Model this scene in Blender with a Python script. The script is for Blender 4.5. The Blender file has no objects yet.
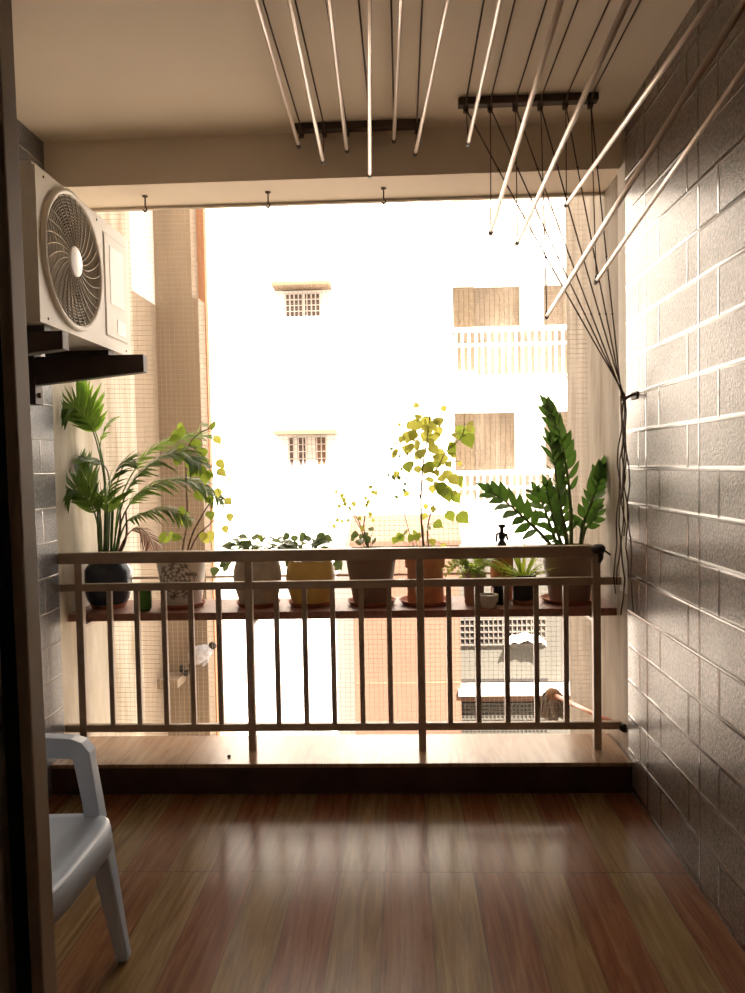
import bpy, math, random
from mathutils import Vector, Matrix
random.seed(7)
C = bpy.context.scene.collection
PI = math.pi
# ------------------------------------------------------------------ camera
F, CX, CY, XV, YV, ROLL, H = 772.0, 372.5, 496.5, 402.0, 465.0, 0.0175, 1.43
d = Vector(((XV-CX)/F, -(YV-CY)/F, -1)).normalized()
u = Vector((-ROLL, 1, 0)); u = (u - u.dot(d)*d).normalized()
r = d.cross(u)
M3 = Matrix((r, d, u))
CAM = Vector((0, 0, H))
def ray(x, y): return M3 @ Vector(((x-CX)/F, -(y-CY)/F, -1))
def atY(x, y, Y): v = ray(x, y); return CAM + v*(Y/v.y)
def atX(x, y, X): v = ray(x, y); return CAM + v*(X/v.x)
def atZ(x, y, Z): v = ray(x, y); return CAM + v*((Z-H)/v.z)
cd = bpy.data.cameras.new('camera'); cam = bpy.data.objects.new('camera', cd); C.objects.link(cam)
cam.matrix_world = Matrix.Translation(CAM) @ M3.to_4x4()
cd.sensor_fit = 'VERTICAL'; cd.sensor_height = 36.0; cd.lens = F/993*36.0; cd.clip_start = 0.02; cd.clip_end = 200
bpy.context.scene.camera = cam

# ------------------------------------------------------------------ node helpers
class NT:
    def __init__(s, name):
        m = bpy.data.materials.new(name); m.use_nodes = True
        s.m = m; s.t = m.node_tree; s.n = s.t.nodes; s.p = s.n['Principled BSDF']; s.out = s.n['Material Output']
    def set(s, sock, v):
        if isinstance(v, bpy.types.NodeSocket): s.t.links.new(v, sock)
        else: sock.default_value = v
    def math(s, op, a, b=0.0, c=None):
        n = s.n.new('ShaderNodeMath'); n.operation = op
        s.set(n.inputs[0], a); s.set(n.inputs[1], b)
        if c is not None: s.set(n.inputs[2], c)
        return n.outputs[0]
    def obj(s):
        n = s.n.new('ShaderNodeTexCoord'); x = s.n.new('ShaderNodeSeparateXYZ')
        s.t.links.new(n.outputs['Object'], x.inputs[0]); return n.outputs['Object'], x.outputs
    def comb(s, x, y, z):
        n = s.n.new('ShaderNodeCombineXYZ')
        for k, v in enumerate((x, y, z)): s.set(n.inputs[k], v)
        return n.outputs[0]
    def noise(s, vec, scale, detail=3.0, rough=.55, dist=0.0, col=False):
        n = s.n.new('ShaderNodeTexNoise'); s.set(n.inputs['Vector'], vec)
        n.inputs['Scale'].default_value = scale; n.inputs['Detail'].default_value = detail
        n.inputs['Roughness'].default_value = rough; n.inputs['Distortion'].default_value = dist
        return n.outputs['Color' if col else 'Fac']
    def white(s, vec):
        n = s.n.new('ShaderNodeTexWhiteNoise'); n.noise_dimensions = '3D'; s.set(n.inputs['Vector'], vec); return n.outputs['Value']
    def ramp(s, f, stops):
        n = s.n.new('ShaderNodeValToRGB'); s.set(n.inputs[0], f); e = n.color_ramp.elements
        while len(e) < len(stops): e.new(0.5)
        for k, (p, c) in enumerate(stops):
            e[k].position = p; e[k].color = (*c, 1) if len(c) == 3 else c
        return n.outputs[0]
    def mix(s, f, a, b, mode='MIX'):
        n = s.n.new('ShaderNodeMix'); n.data_type = 'RGBA'; n.blend_type = mode
        s.set(n.inputs[0], f)
        s.set(n.inputs[6], a if isinstance(a, bpy.types.NodeSocket) else (*a, 1))
        s.set(n.inputs[7], b if isinstance(b, bpy.types.NodeSocket) else (*b, 1))
        return n.outputs[2]
    def bump(s, h, strength=.3, dist=.01):
        n = s.n.new('ShaderNodeBump'); n.inputs['Strength'].default_value = strength; n.inputs['Distance'].default_value = dist
        s.set(n.inputs['Height'], h); s.t.links.new(n.outputs[0], s.p.inputs['Normal'])
    def base(s, c): s.set(s.p.inputs['Base Color'], c if isinstance(c, bpy.types.NodeSocket) else (*c, 1))
    def rough(s, v): s.set(s.p.inputs['Roughness'], v)

def mat(name, col, rough=.5, metal=0.0, var=.12, scale=8.0, bump=0.0, spec=.5):
    t = NT(name); vec, _ = t.obj()
    f = t.noise(vec, scale, 4)
    lo = tuple(max(0, c*(1-var)) for c in col); hi = tuple(min(1, c*(1+var)) for c in col)
    t.base(t.ramp(f, [(.3, lo), (.7, hi)])); t.rough(rough)
    t.p.inputs['Metallic'].default_value = metal; t.p.inputs['Specular IOR Level'].default_value = spec
    if bump: t.bump(t.noise(vec, scale*12, 3), bump, .004)
    return t.m

def leafmat(name, c1, c2, trans=.4, tcol=None, scale=14):
    t = NT(name); vec, _ = t.obj()
    f = t.noise(vec, scale, 3)
    col = t.ramp(f, [(.35, c1), (.65, c2)]); t.base(col); t.rough(.42)
    tr = t.n.new('ShaderNodeBsdfTranslucent'); tc = tcol or tuple(min(1, x*1.6) for x in c2); tr.inputs['Color'].default_value = (*tc, 1)
    mx = t.n.new('ShaderNodeMixShader'); mx.inputs[0].default_value = trans
    t.t.links.new(t.p.outputs[0], mx.inputs[1]); t.t.links.new(tr.outputs[0], mx.inputs[2]); t.t.links.new(mx.outputs[0], t.out.inputs[0])
    return t.m

def wood_floor():
    t = NT('wood_plank_tile'); vec, x = t.obj()
    w = .155
    ux = t.math('DIVIDE', t.math('ADD', x[0], .085), w)
    i = t.math('FLOOR', ux); fx = t.math('SUBTRACT', ux, i)
    uy = t.math('DIVIDE', t.math('SUBTRACT', x[1], 2.66), 1.2)
    j = t.math('FLOOR', uy); fy = t.math('SUBTRACT', uy, j)
    rnd = t.white(t.comb(i, j, 3.0))
    par = t.math('MODULO', t.math('ADD', i, 200.0), 2.0)
    off = t.math('MULTIPLY', rnd, 7.0)
    gv = t.comb(t.math('ADD', t.math('MULTIPLY', x[0], 26.0), off), t.math('ADD', t.math('MULTIPLY', x[1], 1.7), off), t.math('MULTIPLY', x[2], 9.0))
    g = t.noise(gv, 1.3, 6, .62, 1.2)
    fine = t.noise(t.comb(t.math('MULTIPLY', x[0], 160.0), t.math('MULTIPLY', x[1], 5.0), x[2]), 1.0, 3)
    red = t.ramp(g, [(.28, (.075, .024, .010)), (.5, (.165, .060, .026)), (.75, (.24, .11, .052))])
    oli = t.ramp(g, [(.28, (.100, .058, .022)), (.5, (.195, .125, .052)), (.75, (.29, .205, .10))])
    col = t.mix(par, red, oli)
    col = t.mix(t.math('MULTIPLY', rnd, .30), col, t.mix(par, oli, red))
    col = t.mix(t.math('MULTIPLY', fine, .15), col, (.05, .03, .02))
    dx = t.math('MULTIPLY', t.math('MINIMUM', fx, t.math('SUBTRACT', 1.0, fx)), w)
    dy = t.math('MULTIPLY', t.math('MINIMUM', fy, t.math('SUBTRACT', 1.0, fy)), 1.2)
    jn = t.math('MAXIMUM', t.math('MULTIPLY', t.math('LESS_THAN', dx, .0015), .6), t.math('LESS_THAN', dy, .002))
    col = t.mix(jn, col, (.04, .028, .02))
    t.base(col); t.rough(.22); t.p.inputs['Specular IOR Level'].default_value = .15
    t.bump(t.math('MULTIPLY', jn, -1.0), .1, .002)
    return t.m

def brick_tile(name, grain_lo, grain_hi, jcol, ax_shift=0.0, zs=1.40, jw=.0065, groove=.0013, gcol=(.03, .026, .024)):
    t = NT(name); vec, x = t.obj()
    v = t.math('DIVIDE', t.math('SUBTRACT', x[2], zs), .153); row = t.math('FLOOR', v); fv = t.math('SUBTRACT', v, row)
    uu = t.math('DIVIDE', t.math('SUBTRACT', x[1], 2.551+ax_shift), .5433); iu = t.math('FLOOR', uu); fu = t.math('SUBTRACT', uu, iu)
    par = t.math('MODULO', t.math('ADD', row, 100.0), 2.0)
    jt = t.math('ADD', .182, t.math('MULTIPLY', par, .53))
    dv = t.math('MULTIPLY', t.math('MINIMUM', fv, t.math('SUBTRACT', 1.0, fv)), .153)
    du = t.math('MULTIPLY', t.math('MINIMUM', fu, t.math('SUBTRACT', 1.0, fu)), .5433)
    d2 = t.math('MULTIPLY', t.math('ABSOLUTE', t.math('SUBTRACT', fu, jt)), .5433)
    dd = t.math('MINIMUM', dv, t.math('MINIMUM', du, d2))
    band = t.math('SMOOTHSTEP', jw+.002, jw, dd) if False else t.math('LESS_THAN', dd, jw)
    gr = t.math('LESS_THAN', dd, groove)
    n1 = t.noise(vec, 85, 2, .75); n2 = t.noise(vec, 40, 3)
    grain = t.ramp(t.math('ADD', t.math('MULTIPLY', n1, .75), t.math('MULTIPLY', n2, .25)), [(.40, grain_lo), (.60, grain_hi)])
    col = t.mix(band, grain, jcol); col = t.mix(gr, col, gcol)
    t.base(col)
    t.rough(t.math('SUBTRACT', .34, t.math('MULTIPLY', band, .18)))
    # raised rounded joint ridge with a fine groove, grainy tile face
    prof = t.math('MAXIMUM', 0.0, t.math('SUBTRACT', 1.0, t.math('DIVIDE', dd, jw)))
    hgt = t.math('SUBTRACT', t.math('MULTIPLY', t.math('SQRT', prof), 1.0), t.math('MULTIPLY', gr, .9))
    hgt = t.math('ADD', hgt, t.math('MULTIPLY', t.math('MULTIPLY', n1, .55), t.math('SUBTRACT', 1.0, band)))
    t.p.inputs['Coat Weight'].default_value = .22; t.p.inputs['Coat Roughness'].default_value = .2; t.p.inputs['Coat IOR'].default_value = 1.5
    t.bump(hgt, .85, .005)
    return t.m

def plaster(name, c1, c2, c3, scale=3.0, rough=.85):
    t = NT(name); vec, x = t.obj()
    sv = t.comb(t.math('MULTIPLY', x[0], 3.0), t.math('MULTIPLY', x[1], 3.0), t.math('MULTIPLY', x[2], .55))
    f = t.noise(sv, scale, 6, .6); g = t.noise(vec, scale*14, 4)
    col = t.ramp(f, [(.33, c3), (.5, c1), (.7, c2)])
    col = t.mix(t.math('MULTIPLY', g, .18), col, c3)
    t.base(col); t.rough(rough); t.bump(g, .25, .004)
    return t.m

def white_pot_mat():
    t = NT('white_ceramic_with_dark_floral_print'); vec, x = t.obj()
    # round dark flower print centred on the front of the pot (local coordinates, pot base at origin)
    px, pz = x[0], t.math('SUBTRACT', x[2], .135)
    rr = t.math('SQRT', t.math('ADD', t.math('MULTIPLY', px, px), t.math('MULTIPLY', pz, pz)))
    an = t.math('ARCTAN2', pz, px)
    pet = t.math('SINE', t.math('ADD', t.math('MULTIPLY', an, 9.0), t.math('MULTIPLY', rr, 60.0)))
    ring = t.math('SINE', t.math('MULTIPLY', rr, 330.0))
    k = t.math('GREATER_THAN', t.math('ADD', pet, t.math('MULTIPLY', ring, .9)), -.15)
    nz = t.noise(vec, 120, 3)
    k = t.math('MULTIPLY', k, t.math('GREATER_THAN', nz, .42))
    k = t.math('MULTIPLY', k, t.math('LESS_THAN', rr, .095)); k = t.math('MULTIPLY', k, t.math('LESS_THAN', x[1], 0.0))
    t.base(t.mix(t.math('MULTIPLY', k, .85), (.72, .68, .62), (.10, .08, .07))); t.rough(.35)
    return t.m

def wicker(name, c1, c2):
    t = NT(name); vec, x = t.obj()
    an = t.math('ARCTAN2', x[1], x[0])
    a = t.math('SINE', t.math('MULTIPLY', an, 40.0)); b = t.math('SINE', t.math('MULTIPLY', x[2], 420.0))
    k = t.math('MULTIPLY', a, b)
    t.base(t.mix(t.math('ADD', .5, t.math('MULTIPLY', k, .5)), c1, c2)); t.rough(.6); t.bump(k, .4, .004)
    return t.m

MT = {}
MT['floor'] = wood_floor()
MT['tile_r'] = brick_tile('dark_textured_brick_tile', (.034, .026, .021), (.235, .182, .150), (.19, .150, .125), jw=.0095, groove=.0026)
MT['tile_l'] = brick_tile('grey_brick_tile_with_pale_joints', (.085, .082, .088), (.19, .18, .185), (.40, .37, .33), .12, 1.40+.02, .0045, .0004, (.4, .37, .33))
MT['ceil'] = mat('cream_ceiling_paint', (.80, .70, .575), .8, var=.04, scale=1.6, bump=.05)
MT['wallpaint'] = mat('cream_wall_paint', (.55, .47, .38), .8, var=.05, scale=2)
MT['plast_l'] = plaster('weathered_cream_plaster', (.50, .45, .36), (.62, .57, .48), (.34, .28, .19))
MT['plast_r'] = plaster('stained_grey_plaster', (.42, .375, .315), (.52, .475, .41), (.28, .235, .175))
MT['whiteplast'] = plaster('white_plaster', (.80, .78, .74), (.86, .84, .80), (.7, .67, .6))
MT['rail'] = mat('bronze_painted_metal', (.40, .31, .235), .38, .0, var=.1, scale=14, bump=.03)
t = NT('lit_wood_look_tile'); vec, x = t.obj()  # wood tan lightened in the colour for light falling on the kerb top
g = t.noise(t.comb(t.math('MULTIPLY', x[0], 14.0), t.math('MULTIPLY', x[1], 1.6), 0.0), 1.6, 5, .6, .8)
kx = t.math('DIVIDE', t.math('ADD', x[0], .375), .6); kj = t.math('ABSOLUTE', t.math('SUBTRACT', t.math('SUBTRACT', kx, t.math('FLOOR', kx)), .5))
t.base(t.mix(t.math('GREATER_THAN', kj, .497), t.ramp(g, [(.3, (.24, .14, .08)), (.55, (.36, .24, .15)), (.75, (.45, .33, .225))]), (.2, .12, .08))); t.rough(.22)
MT['kerbtop'] = t.m
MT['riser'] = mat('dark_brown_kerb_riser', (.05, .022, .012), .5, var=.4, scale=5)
MT['frame_b'] = mat('beige_anodised_frame', (.44, .35, .26), .5, .0, var=.06)
MT['frame_k'] = mat('black_rubber_channel', (.008, .007, .006), .7)
MT['ac'] = mat('off_white_casing', (.70, .65, .56), .42, var=.04, scale=3)
MT['acgrille'] = mat('beige_grille_wire', (.50, .43, .32), .5)
MT['acdark'] = mat('dark_fan_cavity', (.085, .066, .046), .7)
MT['acblade'] = mat('grey_fan_blade', (.15, .125, .09), .5)
MT['sticker'] = mat('pale_rating_sticker', (.90, .83, .77), .4, var=.05, scale=30)
MT['stickerw'] = mat('white_sticker', (.88, .86, .83), .4)
MT['badge'] = mat('white_hub_disc', (.86, .84, .80), .35, var=.03)
MT['bracket'] = mat('dark_brown_steel', (.05, .033, .024), .5, .2, var=.25, scale=10)
MT['rod'] = mat('pale_coated_steel', (.70, .59, .51), .3, .3, var=.03)
MT['capdark'] = mat('dark_plastic_cap', (.035, .026, .02), .5)
MT['pulley'] = mat('brown_pulley_metal', (.075, .052, .036), .5, .3, var=.2)
MT['cord'] = mat('dark_braided_cord', (.12, .085, .07), .9)
MT['hook'] = mat('rusty_steel', (.10, .065, .045), .6, .5, var=.3, scale=40)
MT['net'] = mat('pale_nylon_net', (.42, .36, .29), .6)
MT['terra'] = mat('terracotta', (.50, .22, .11), .75, var=.2, scale=20, bump=.1)
MT['saucer'] = mat('terracotta_saucer', (.36, .145, .085), .7, var=.2, scale=20)
MT['shelf'] = mat('reddish_granite_board', (.23, .105, .075), .5, var=.3, scale=60)
MT['pot_navy'] = mat('dark_blue_glaze', (.018, .028, .045), .16, var=.4, scale=9)
MT['pot_green'] = mat('green_plastic', (.06, .20, .03), .4)
MT['pot_white'] = white_pot_mat()
MT['pot_grey'] = mat('grey_cement', (.42, .37, .31), .8, var=.2, scale=18, bump=.2)
MT['pot_yellow'] = mat('mustard_glaze', (.66, .45, .14), .35, var=.12)
MT['pot_wicker'] = wicker('brown_woven_plastic', (.14, .095, .075), (.30, .21, .16))
MT['pot_big'] = mat('dull_brown_plastic', (.22, .155, .12), .55, var=.12)
MT['pot_black'] = mat('black_plastic', (.012, .012, .013), .4)
MT['pot_pink'] = mat('pinkish_clay', (.42, .25, .18), .7)
MT['pot_pale'] = mat('pale_grey_plastic', (.46, .43, .38), .5)
MT['soil'] = mat('potting_soil', (.045, .030, .02), .95, var=.5, scale=60, bump=.4)
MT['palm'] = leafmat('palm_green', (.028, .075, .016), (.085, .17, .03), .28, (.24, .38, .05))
MT['palm_lit'] = leafmat('palm_lit_green', (.06, .15, .02), (.12, .25, .035), .4, (.32, .52, .06))  # palm green brightened in the colour for fronds catching the light
MT['palm_dry'] = leafmat('dry_frond_brown', (.16, .075, .05), (.28, .14, .10), .3)
MT['zz'] = leafmat('dark_waxy_green', (.014, .042, .010), (.045, .105, .022), .22, (.14, .30, .04))
MT['lime'] = leafmat('lime_green', (.20, .26, .04), (.33, .36, .07), .5, (.62, .62, .12))
MT['heart'] = leafmat('fresh_green', (.10, .19, .03), (.22, .30, .05), .42, (.42, .55, .07))
MT['dull'] = leafmat('dull_green', (.05, .09, .03), (.13, .18, .06), .3)
MT['fern'] = leafmat('fern_green', (.10, .19, .02), (.24, .34, .04), .45, (.55, .68, .08))
MT['stem'] = mat('woody_stem', (.16, .10, .055), .8, var=.3, scale=30)
MT['stem_g'] = mat('green_stem', (.10, .15, .04), .6, var=.25, scale=30)
MT['chair'] = mat('pale_blue_grey_plastic', (.44, .52, .64), .38, var=.04, scale=3)
MT['facade'] = mat('white_facade', (.88, .86, .82), .9, var=.02, scale=.6)
MT['chajja'] = mat('orange_tinted_ledge', (.16, .112, .068), .9, var=.1)
MT['pane'] = mat('grey_window_glass', (.10, .075, .07), .25)
MT['pane2'] = mat('brown_window_glass', (.16, .085, .055), .3)
MT['wgrille'] = mat('white_window_bars', (.62, .58, .54), .5)
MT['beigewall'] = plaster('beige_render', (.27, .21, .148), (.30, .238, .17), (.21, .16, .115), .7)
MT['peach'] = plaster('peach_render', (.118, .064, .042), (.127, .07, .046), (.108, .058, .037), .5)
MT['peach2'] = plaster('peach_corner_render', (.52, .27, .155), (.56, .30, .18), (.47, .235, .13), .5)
MT['beigedoor'] = mat('tan_balcony_door', (.22, .172, .122), .7)
MT['windowframe'] = mat('grey_window_frame', (.10, .09, .078), .7)
MT['recess'] = plaster('beige_balcony_wall', (.255, .21, .165), (.38, .33, .275), (.185, .15, .117), 1.3)
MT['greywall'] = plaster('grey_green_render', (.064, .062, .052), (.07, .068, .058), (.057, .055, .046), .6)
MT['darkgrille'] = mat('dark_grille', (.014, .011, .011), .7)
MT['ground'] = mat('concrete_ground', (.42, .38, .33), .9, var=.2, scale=.7)
MT['pole'] = mat('pinkish_metal_pole', (.55, .26, .19), .35, .3, var=.1)
MT['mop'] = mat('grey_mop_yarn', (.22, .19, .17), .95, var=.4, scale=60, bump=.4)
MT['brownlump'] = mat('brown_cloth', (.22, .11, .05), .9, var=.3, scale=30)
MT['pebble'] = mat('dark_pebble', (.03, .025, .02), .8)
MT['bundle'] = mat('pale_grey_cloth', (.42, .42, .45), .9, var=.3, scale=25)

# ------------------------------------------------------------------ mesh helpers
class MB:
    def __init__(s): s.v = []; s.f = []
    def add(s, vs, fs):
        o = len(s.v); s.v += [Vector(p) for p in vs]; s.f += [tuple(o+k for k in f) for f in fs]; return s
    def box(s, a, b):
        x0, y0, z0 = [min(a[k], b[k]) for k in range(3)]; x1, y1, z1 = [max(a[k], b[k]) for k in range(3)]
        return s.add([(x0,y0,z0),(x1,y0,z0),(x1,y1,z0),(x0,y1,z0),(x0,y0,z1),(x1,y0,z1),(x1,y1,z1),(x0,y1,z1)],
                     [(0,3,2,1),(4,5,6,7),(0,1,5,4),(1,2,6,5),(2,3,7,6),(3,0,4,7)])
    def tube(s, path, rad, n=8, cap=True, sec=None, up=None):
        """sweep a round (or sec=(w,h) rectangular list) section along a path"""
        P = [Vector(p) for p in path]; m = len(P)
        rad = rad if isinstance(rad, (list, tuple)) else [rad]*m
        ref = Vector(up) if up is not None else None; nx = None; rings = []
        for k in range(m):
            t = (P[min(k+1, m-1)] - P[max(k-1, 0)]); t = t.normalized() if t.length > 1e-9 else Vector((0,0,1))
            if ref is not None: nx = ref.cross(t)
            elif nx is None: nx = (Vector((0,0,1)) if abs(t.z) < .9 else Vector((1,0,0))).cross(t)
            else: nx = nx - nx.dot(t)*t
            if nx.length < 1e-6: nx = Vector((1,0,0)).cross(t) if abs(t.x) < .9 else Vector((0,1,0)).cross(t)
            nx = nx.normalized(); ny = t.cross(nx)
            if sec:
                w, h = sec[k] if isinstance(sec, list) else sec
                rings.append([P[k]+nx*a*w/2+ny*b*h/2 for a, b in ((1,1),(-1,1),(-1,-1),(1,-1))])
            else: rings.append([P[k]+(nx*math.cos(2*PI*q/n)+ny*math.sin(2*PI*q/n))*rad[k] for q in range(n)])
        q = len(rings[0]); vs = [p for g in rings for p in g]; fs = []
        for k in range(m-1):
            for a in range(q): fs.append((k*q+a, k*q+(a+1)%q, (k+1)*q+(a+1)%q, (k+1)*q+a))
        if cap: fs += [tuple(range(q-1, -1, -1)), tuple((m-1)*q+a for a in range(q))]
        return s.add(vs, fs)
    def lathe(s, c, prof, n=28, axis='z'):
        """revolve (radius, height) profile about a vertical (or x) axis at c; open profile capped where radius is 0"""
        c = Vector(c); vs = []; fs = []
        for rr, z in prof:
            for q in range(n):
                a = 2*PI*q/n
                vs.append(c + (Vector((rr*math.cos(a), rr*math.sin(a), z)) if axis == 'z' else Vector((z, rr*math.cos(a), rr*math.sin(a)))))
        for k in range(len(prof)-1):
            for q in range(n): fs.append((k*n+q, k*n+(q+1)%n, (k+1)*n+(q+1)%n, (k+1)*n+q))
        return s.add(vs, fs)
    def leaf(s, base, dr, nr, L, W, curve=.15, fold=.12, shape=(.0, .75, 1.0, .75, .0)):
        base = Vector(base); dr = Vector(dr).normalized(); nr = Vector(nr); nr = nr - nr.dot(dr)*dr
        nr = nr.normalized() if nr.length > 1e-6 else dr.orthogonal().normalized()
        sd = dr.cross(nr); m = len(shape); vs = []; fs = []
        for k in range(m):
            t = k/(m-1); p = base+dr*L*t-nr*curve*L*t*t; w = W*.5*shape[k]
            vs += [p+sd*w+nr*fold*w, p, p-sd*w+nr*fold*w]
        for k in range(m-1):
            a = 3*k; fs += [(a, a+1, a+4, a+3), (a+1, a+2, a+5, a+4)]
        return s.add(vs, fs)
    def build(s, name, material, parent=None, smooth=False, bevel=0.0, sub=0, origin=None):
        o0 = root_loc(parent) if parent is not None else (Vector(origin) if origin is not None else Vector())
        me = bpy.data.meshes.new(name); me.from_pydata([tuple(p-o0) for p in s.v], [], s.f); me.update()
        me.materials.append(MT[material] if isinstance(material, str) else material)
        if smooth:
            for p in me.polygons: p.use_smooth = True
        o = bpy.data.objects.new(name, me); C.objects.link(o)
        if parent is not None: o.parent = parent
        else: o.location = o0
        if bevel:
            b = o.modifiers.new('bevel', 'BEVEL'); b.width = bevel; b.segments = 2; b.limit_method = 'ANGLE'
        if sub:
            b = o.modifiers.new('sub', 'SUBSURF'); b.levels = sub; b.render_levels = sub
        return o
def root_loc(o):
    p = Vector(o.location)
    while o.parent is not None: o = o.parent; p = p + Vector(o.location)
    return p
def tag(o, label, cat, group=None, kind=None):
    o['label'] = label; o['category'] = cat
    if group: o['group'] = group
    if kind: o['kind'] = kind
    return o
def thing(name, label, cat, loc=(0,0,0), group=None):
    o = bpy.data.objects.new(name, None); o.empty_display_size = .05; C.objects.link(o); o.location = loc
    return tag(o, label, cat, group)
def struct(name, mb, m, label=None, parent=None, **k):
    o = mb.build(name, m, parent, **k)
    if parent is None:
        o['kind'] = 'structure'
        if label: o['label'] = label
    return o
def copy_tree(o, parent=None):
    c = o.copy(); C.objects.link(c); c.parent = parent
    for ch in list(o.children): copy_tree(ch, c)
    return c
def bez(pts, n=14):
    """smooth Catmull-Rom through points"""
    P = [Vector(p) for p in pts]; P = [P[0]*2-P[1]]+P+[P[-1]*2-P[-2]]; out = []
    segs = len(P)-3
    for s in range(segs):
        p0, p1, p2, p3 = P[s:s+4]
        for k in range(n if s == segs-1 else n):
            t = k/n
            out.append(.5*((2*p1)+(p2-p0)*t+(2*p0-5*p1+4*p2-p3)*t*t+(3*p1-p0-3*p2+p3)*t**3))
    out.append(P[-2]); return out

# ------------------------------------------------------------------ the balcony shell
XR, XL = .965, -1.575
KF, KB, KH = 3.31, 3.665, .136          # kerb front, back, height
BF, BB, BZ = 3.45, 3.74, 2.70           # lintel beam
CZ = 2.9
struct('floor', MB().box((XL-.1, -2.6, -.12), (XR+.1, KF+.05, 0)), 'floor', 'glossy wood-look plank floor of the balcony')
struct('ceiling', MB().box((XL-.1, -2.6, CZ), (XR+.1, BB, CZ+.15)), 'ceil', 'plain cream balcony ceiling')
struct('wall_right', MB().box((XR, -2.6, 0), (XR+.12, 3.36, CZ)), 'tile_r', 'dark textured brick-pattern tile wall on the right')
struct('wall_left', MB().box((XL-.12, -2.6, 0), (XL, 3.45, CZ)), 'tile_l', 'grey brick tile wall with pale joints on the left')
struct('wall_back', MB().box((XL-.1, -2.7, 0), (XR+.1, -2.6, CZ)), 'wallpaint', 'plain wall behind the viewer')
struct('wall_front', MB().box((XL, .80, 0), (-.474, .92, CZ)), 'wallpaint', 'plain wall beside the sliding door')
struct('ceiling_beam', MB().box((XL-.1, BF, BZ), (XR+.1, BB, CZ)), 'ceil', 'cream lintel beam over the balcony opening')
struct('trim_1', MB().box((XL-.1, BB-.004, BZ-.012), (XR+.1, BB+.02, CZ)), 'wallpaint', 'drip edge along the outer lower corner of the beam')
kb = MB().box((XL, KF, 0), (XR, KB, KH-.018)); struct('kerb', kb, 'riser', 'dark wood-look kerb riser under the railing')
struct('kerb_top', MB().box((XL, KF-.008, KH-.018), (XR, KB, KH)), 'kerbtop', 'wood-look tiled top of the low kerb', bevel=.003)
# outside fin walls either side of the opening
struct('wall_outer_left', MB().box((XL-.25, 3.45, -6), (XL-.012, 4.58, 7)), 'plast_l', 'weathered cream plaster side wall outside on the left')
struct('wall_outer_right', MB().box((XR+.012, 3.36, -6), (XR+.25, 4.60, 7)), 'plast_r', 'stained plaster side wall outside on the right')
struct('trim_2', MB().box((XR+.002, 3.362, .85), (XR+.014, 3.48, 2.70)), 'whiteplast', 'white plaster strip beside the tile edge')

# unseen masses of our own building, added around the balcony to block sun
struct('wall_upper_blocker', MB().box((-9, -4, CZ+.151), (2.4, 3.30, 12)).box((2.4, -4, CZ+.151), (9, 3.30, 10.3)), 'wallpaint', 'unseen storeys above, top stepped to shape the shade outside')  # unseen; top stepped to shade the beige block and keep the annex sunlit
struct('wall_lower', MB().box((-9, -4, -12), (9, 3.30, -.121)), 'wallpaint', 'plain unseen outer wall of the storeys below')
struct('wall_side_left', MB().box((-9, -4, -.12), (XL-.126, 3.30, CZ+.15)), 'wallpaint', 'plain unseen outer wall left of the balcony')
struct('wall_side_right', MB().box((XR+.126, -4, -.12), (9, 3.30, CZ+.15)), 'wallpaint', 'plain unseen outer wall right of the balcony')
# sliding-door jamb at the left edge of the view
jm = thing('door_1', 'brown sliding door jamb at the left edge', 'door', (-.385, .80, 0)); jm['kind'] = 'structure'; del jm['category']
def strip(x0, x1, y0, y1, nm, m):
    o = MB().box((x0, y0, .001), (x1, y1, CZ-.002)).build(nm, m, jm, bevel=.002)
    return o
strip(-.398, -.3845, .768, .799, 'frame', 'frame_b')
strip(-.424, -.398, .786, .799, 'channel', 'frame_k')
strip(-.475, -.424, .772, .799, 'frame', 'frame_b')
jm.rotation_euler = (0, math.radians(-.55), 0); jm.location.x += .011

# ------------------------------------------------------------------ railing
RY = 3.465
rl = thing('balcony_railing', 'brown painted metal balcony railing with vertical bars standing on the kerb', 'railing', (-.3, RY, KH))
def zY(x, y, Y): return atY(x, y, Y).z
zt1, zt0 = 1.058, 1.006
zm1, zm0 = .915, .880
zb1, zb0 = .262, .228
xl, xe = XL, atY(603, 546, RY).x
MB().box((xl, RY-.024, zt0), (xe, RY+.024, zt1)).build('top_rail', 'rail', rl, bevel=.005)
MB().box((xl, RY-.014, zm0), (XR, RY+.014, zm1)).build('middle_rail', 'rail', rl, bevel=.003)
MB().box((xl, RY-.014, zb0), (XR, RY+.014, zb1)).build('bottom_rail', 'rail', rl, bevel=.003)
posts = [atY(x, 650, RY).x for x in (82, 250.5, 421, 596.5)]
proto = MB().box((-.017, -.017, 0), (.017, .017, zt0-KH)).build('post', 'rail', None, bevel=.003)
for k, x in enumerate(posts):
    o = proto if k == 0 else proto.copy()
    if k: C.objects.link(o)
    o.parent = rl; o.location = (x+.3, 0, 0)
bal = [atY(x, 655, RY).x for x in (111.5, 138.5, 165.5, 192.5, 220, 277.5, 305.5, 333.5, 362, 390, 449.5, 478, 507, 536.5, 566)]
proto = MB().box((-.0115, -.0115, zb1-KH), (.0115, .0115, zm0-KH)).build('baluster', 'rail', None, bevel=.002)
for k, x in enumerate(bal):
    o = proto if k == 0 else proto.copy()
    if k: C.objects.link(o)
    o.parent = rl; o.location = (x+.3, 0, 0)
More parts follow.
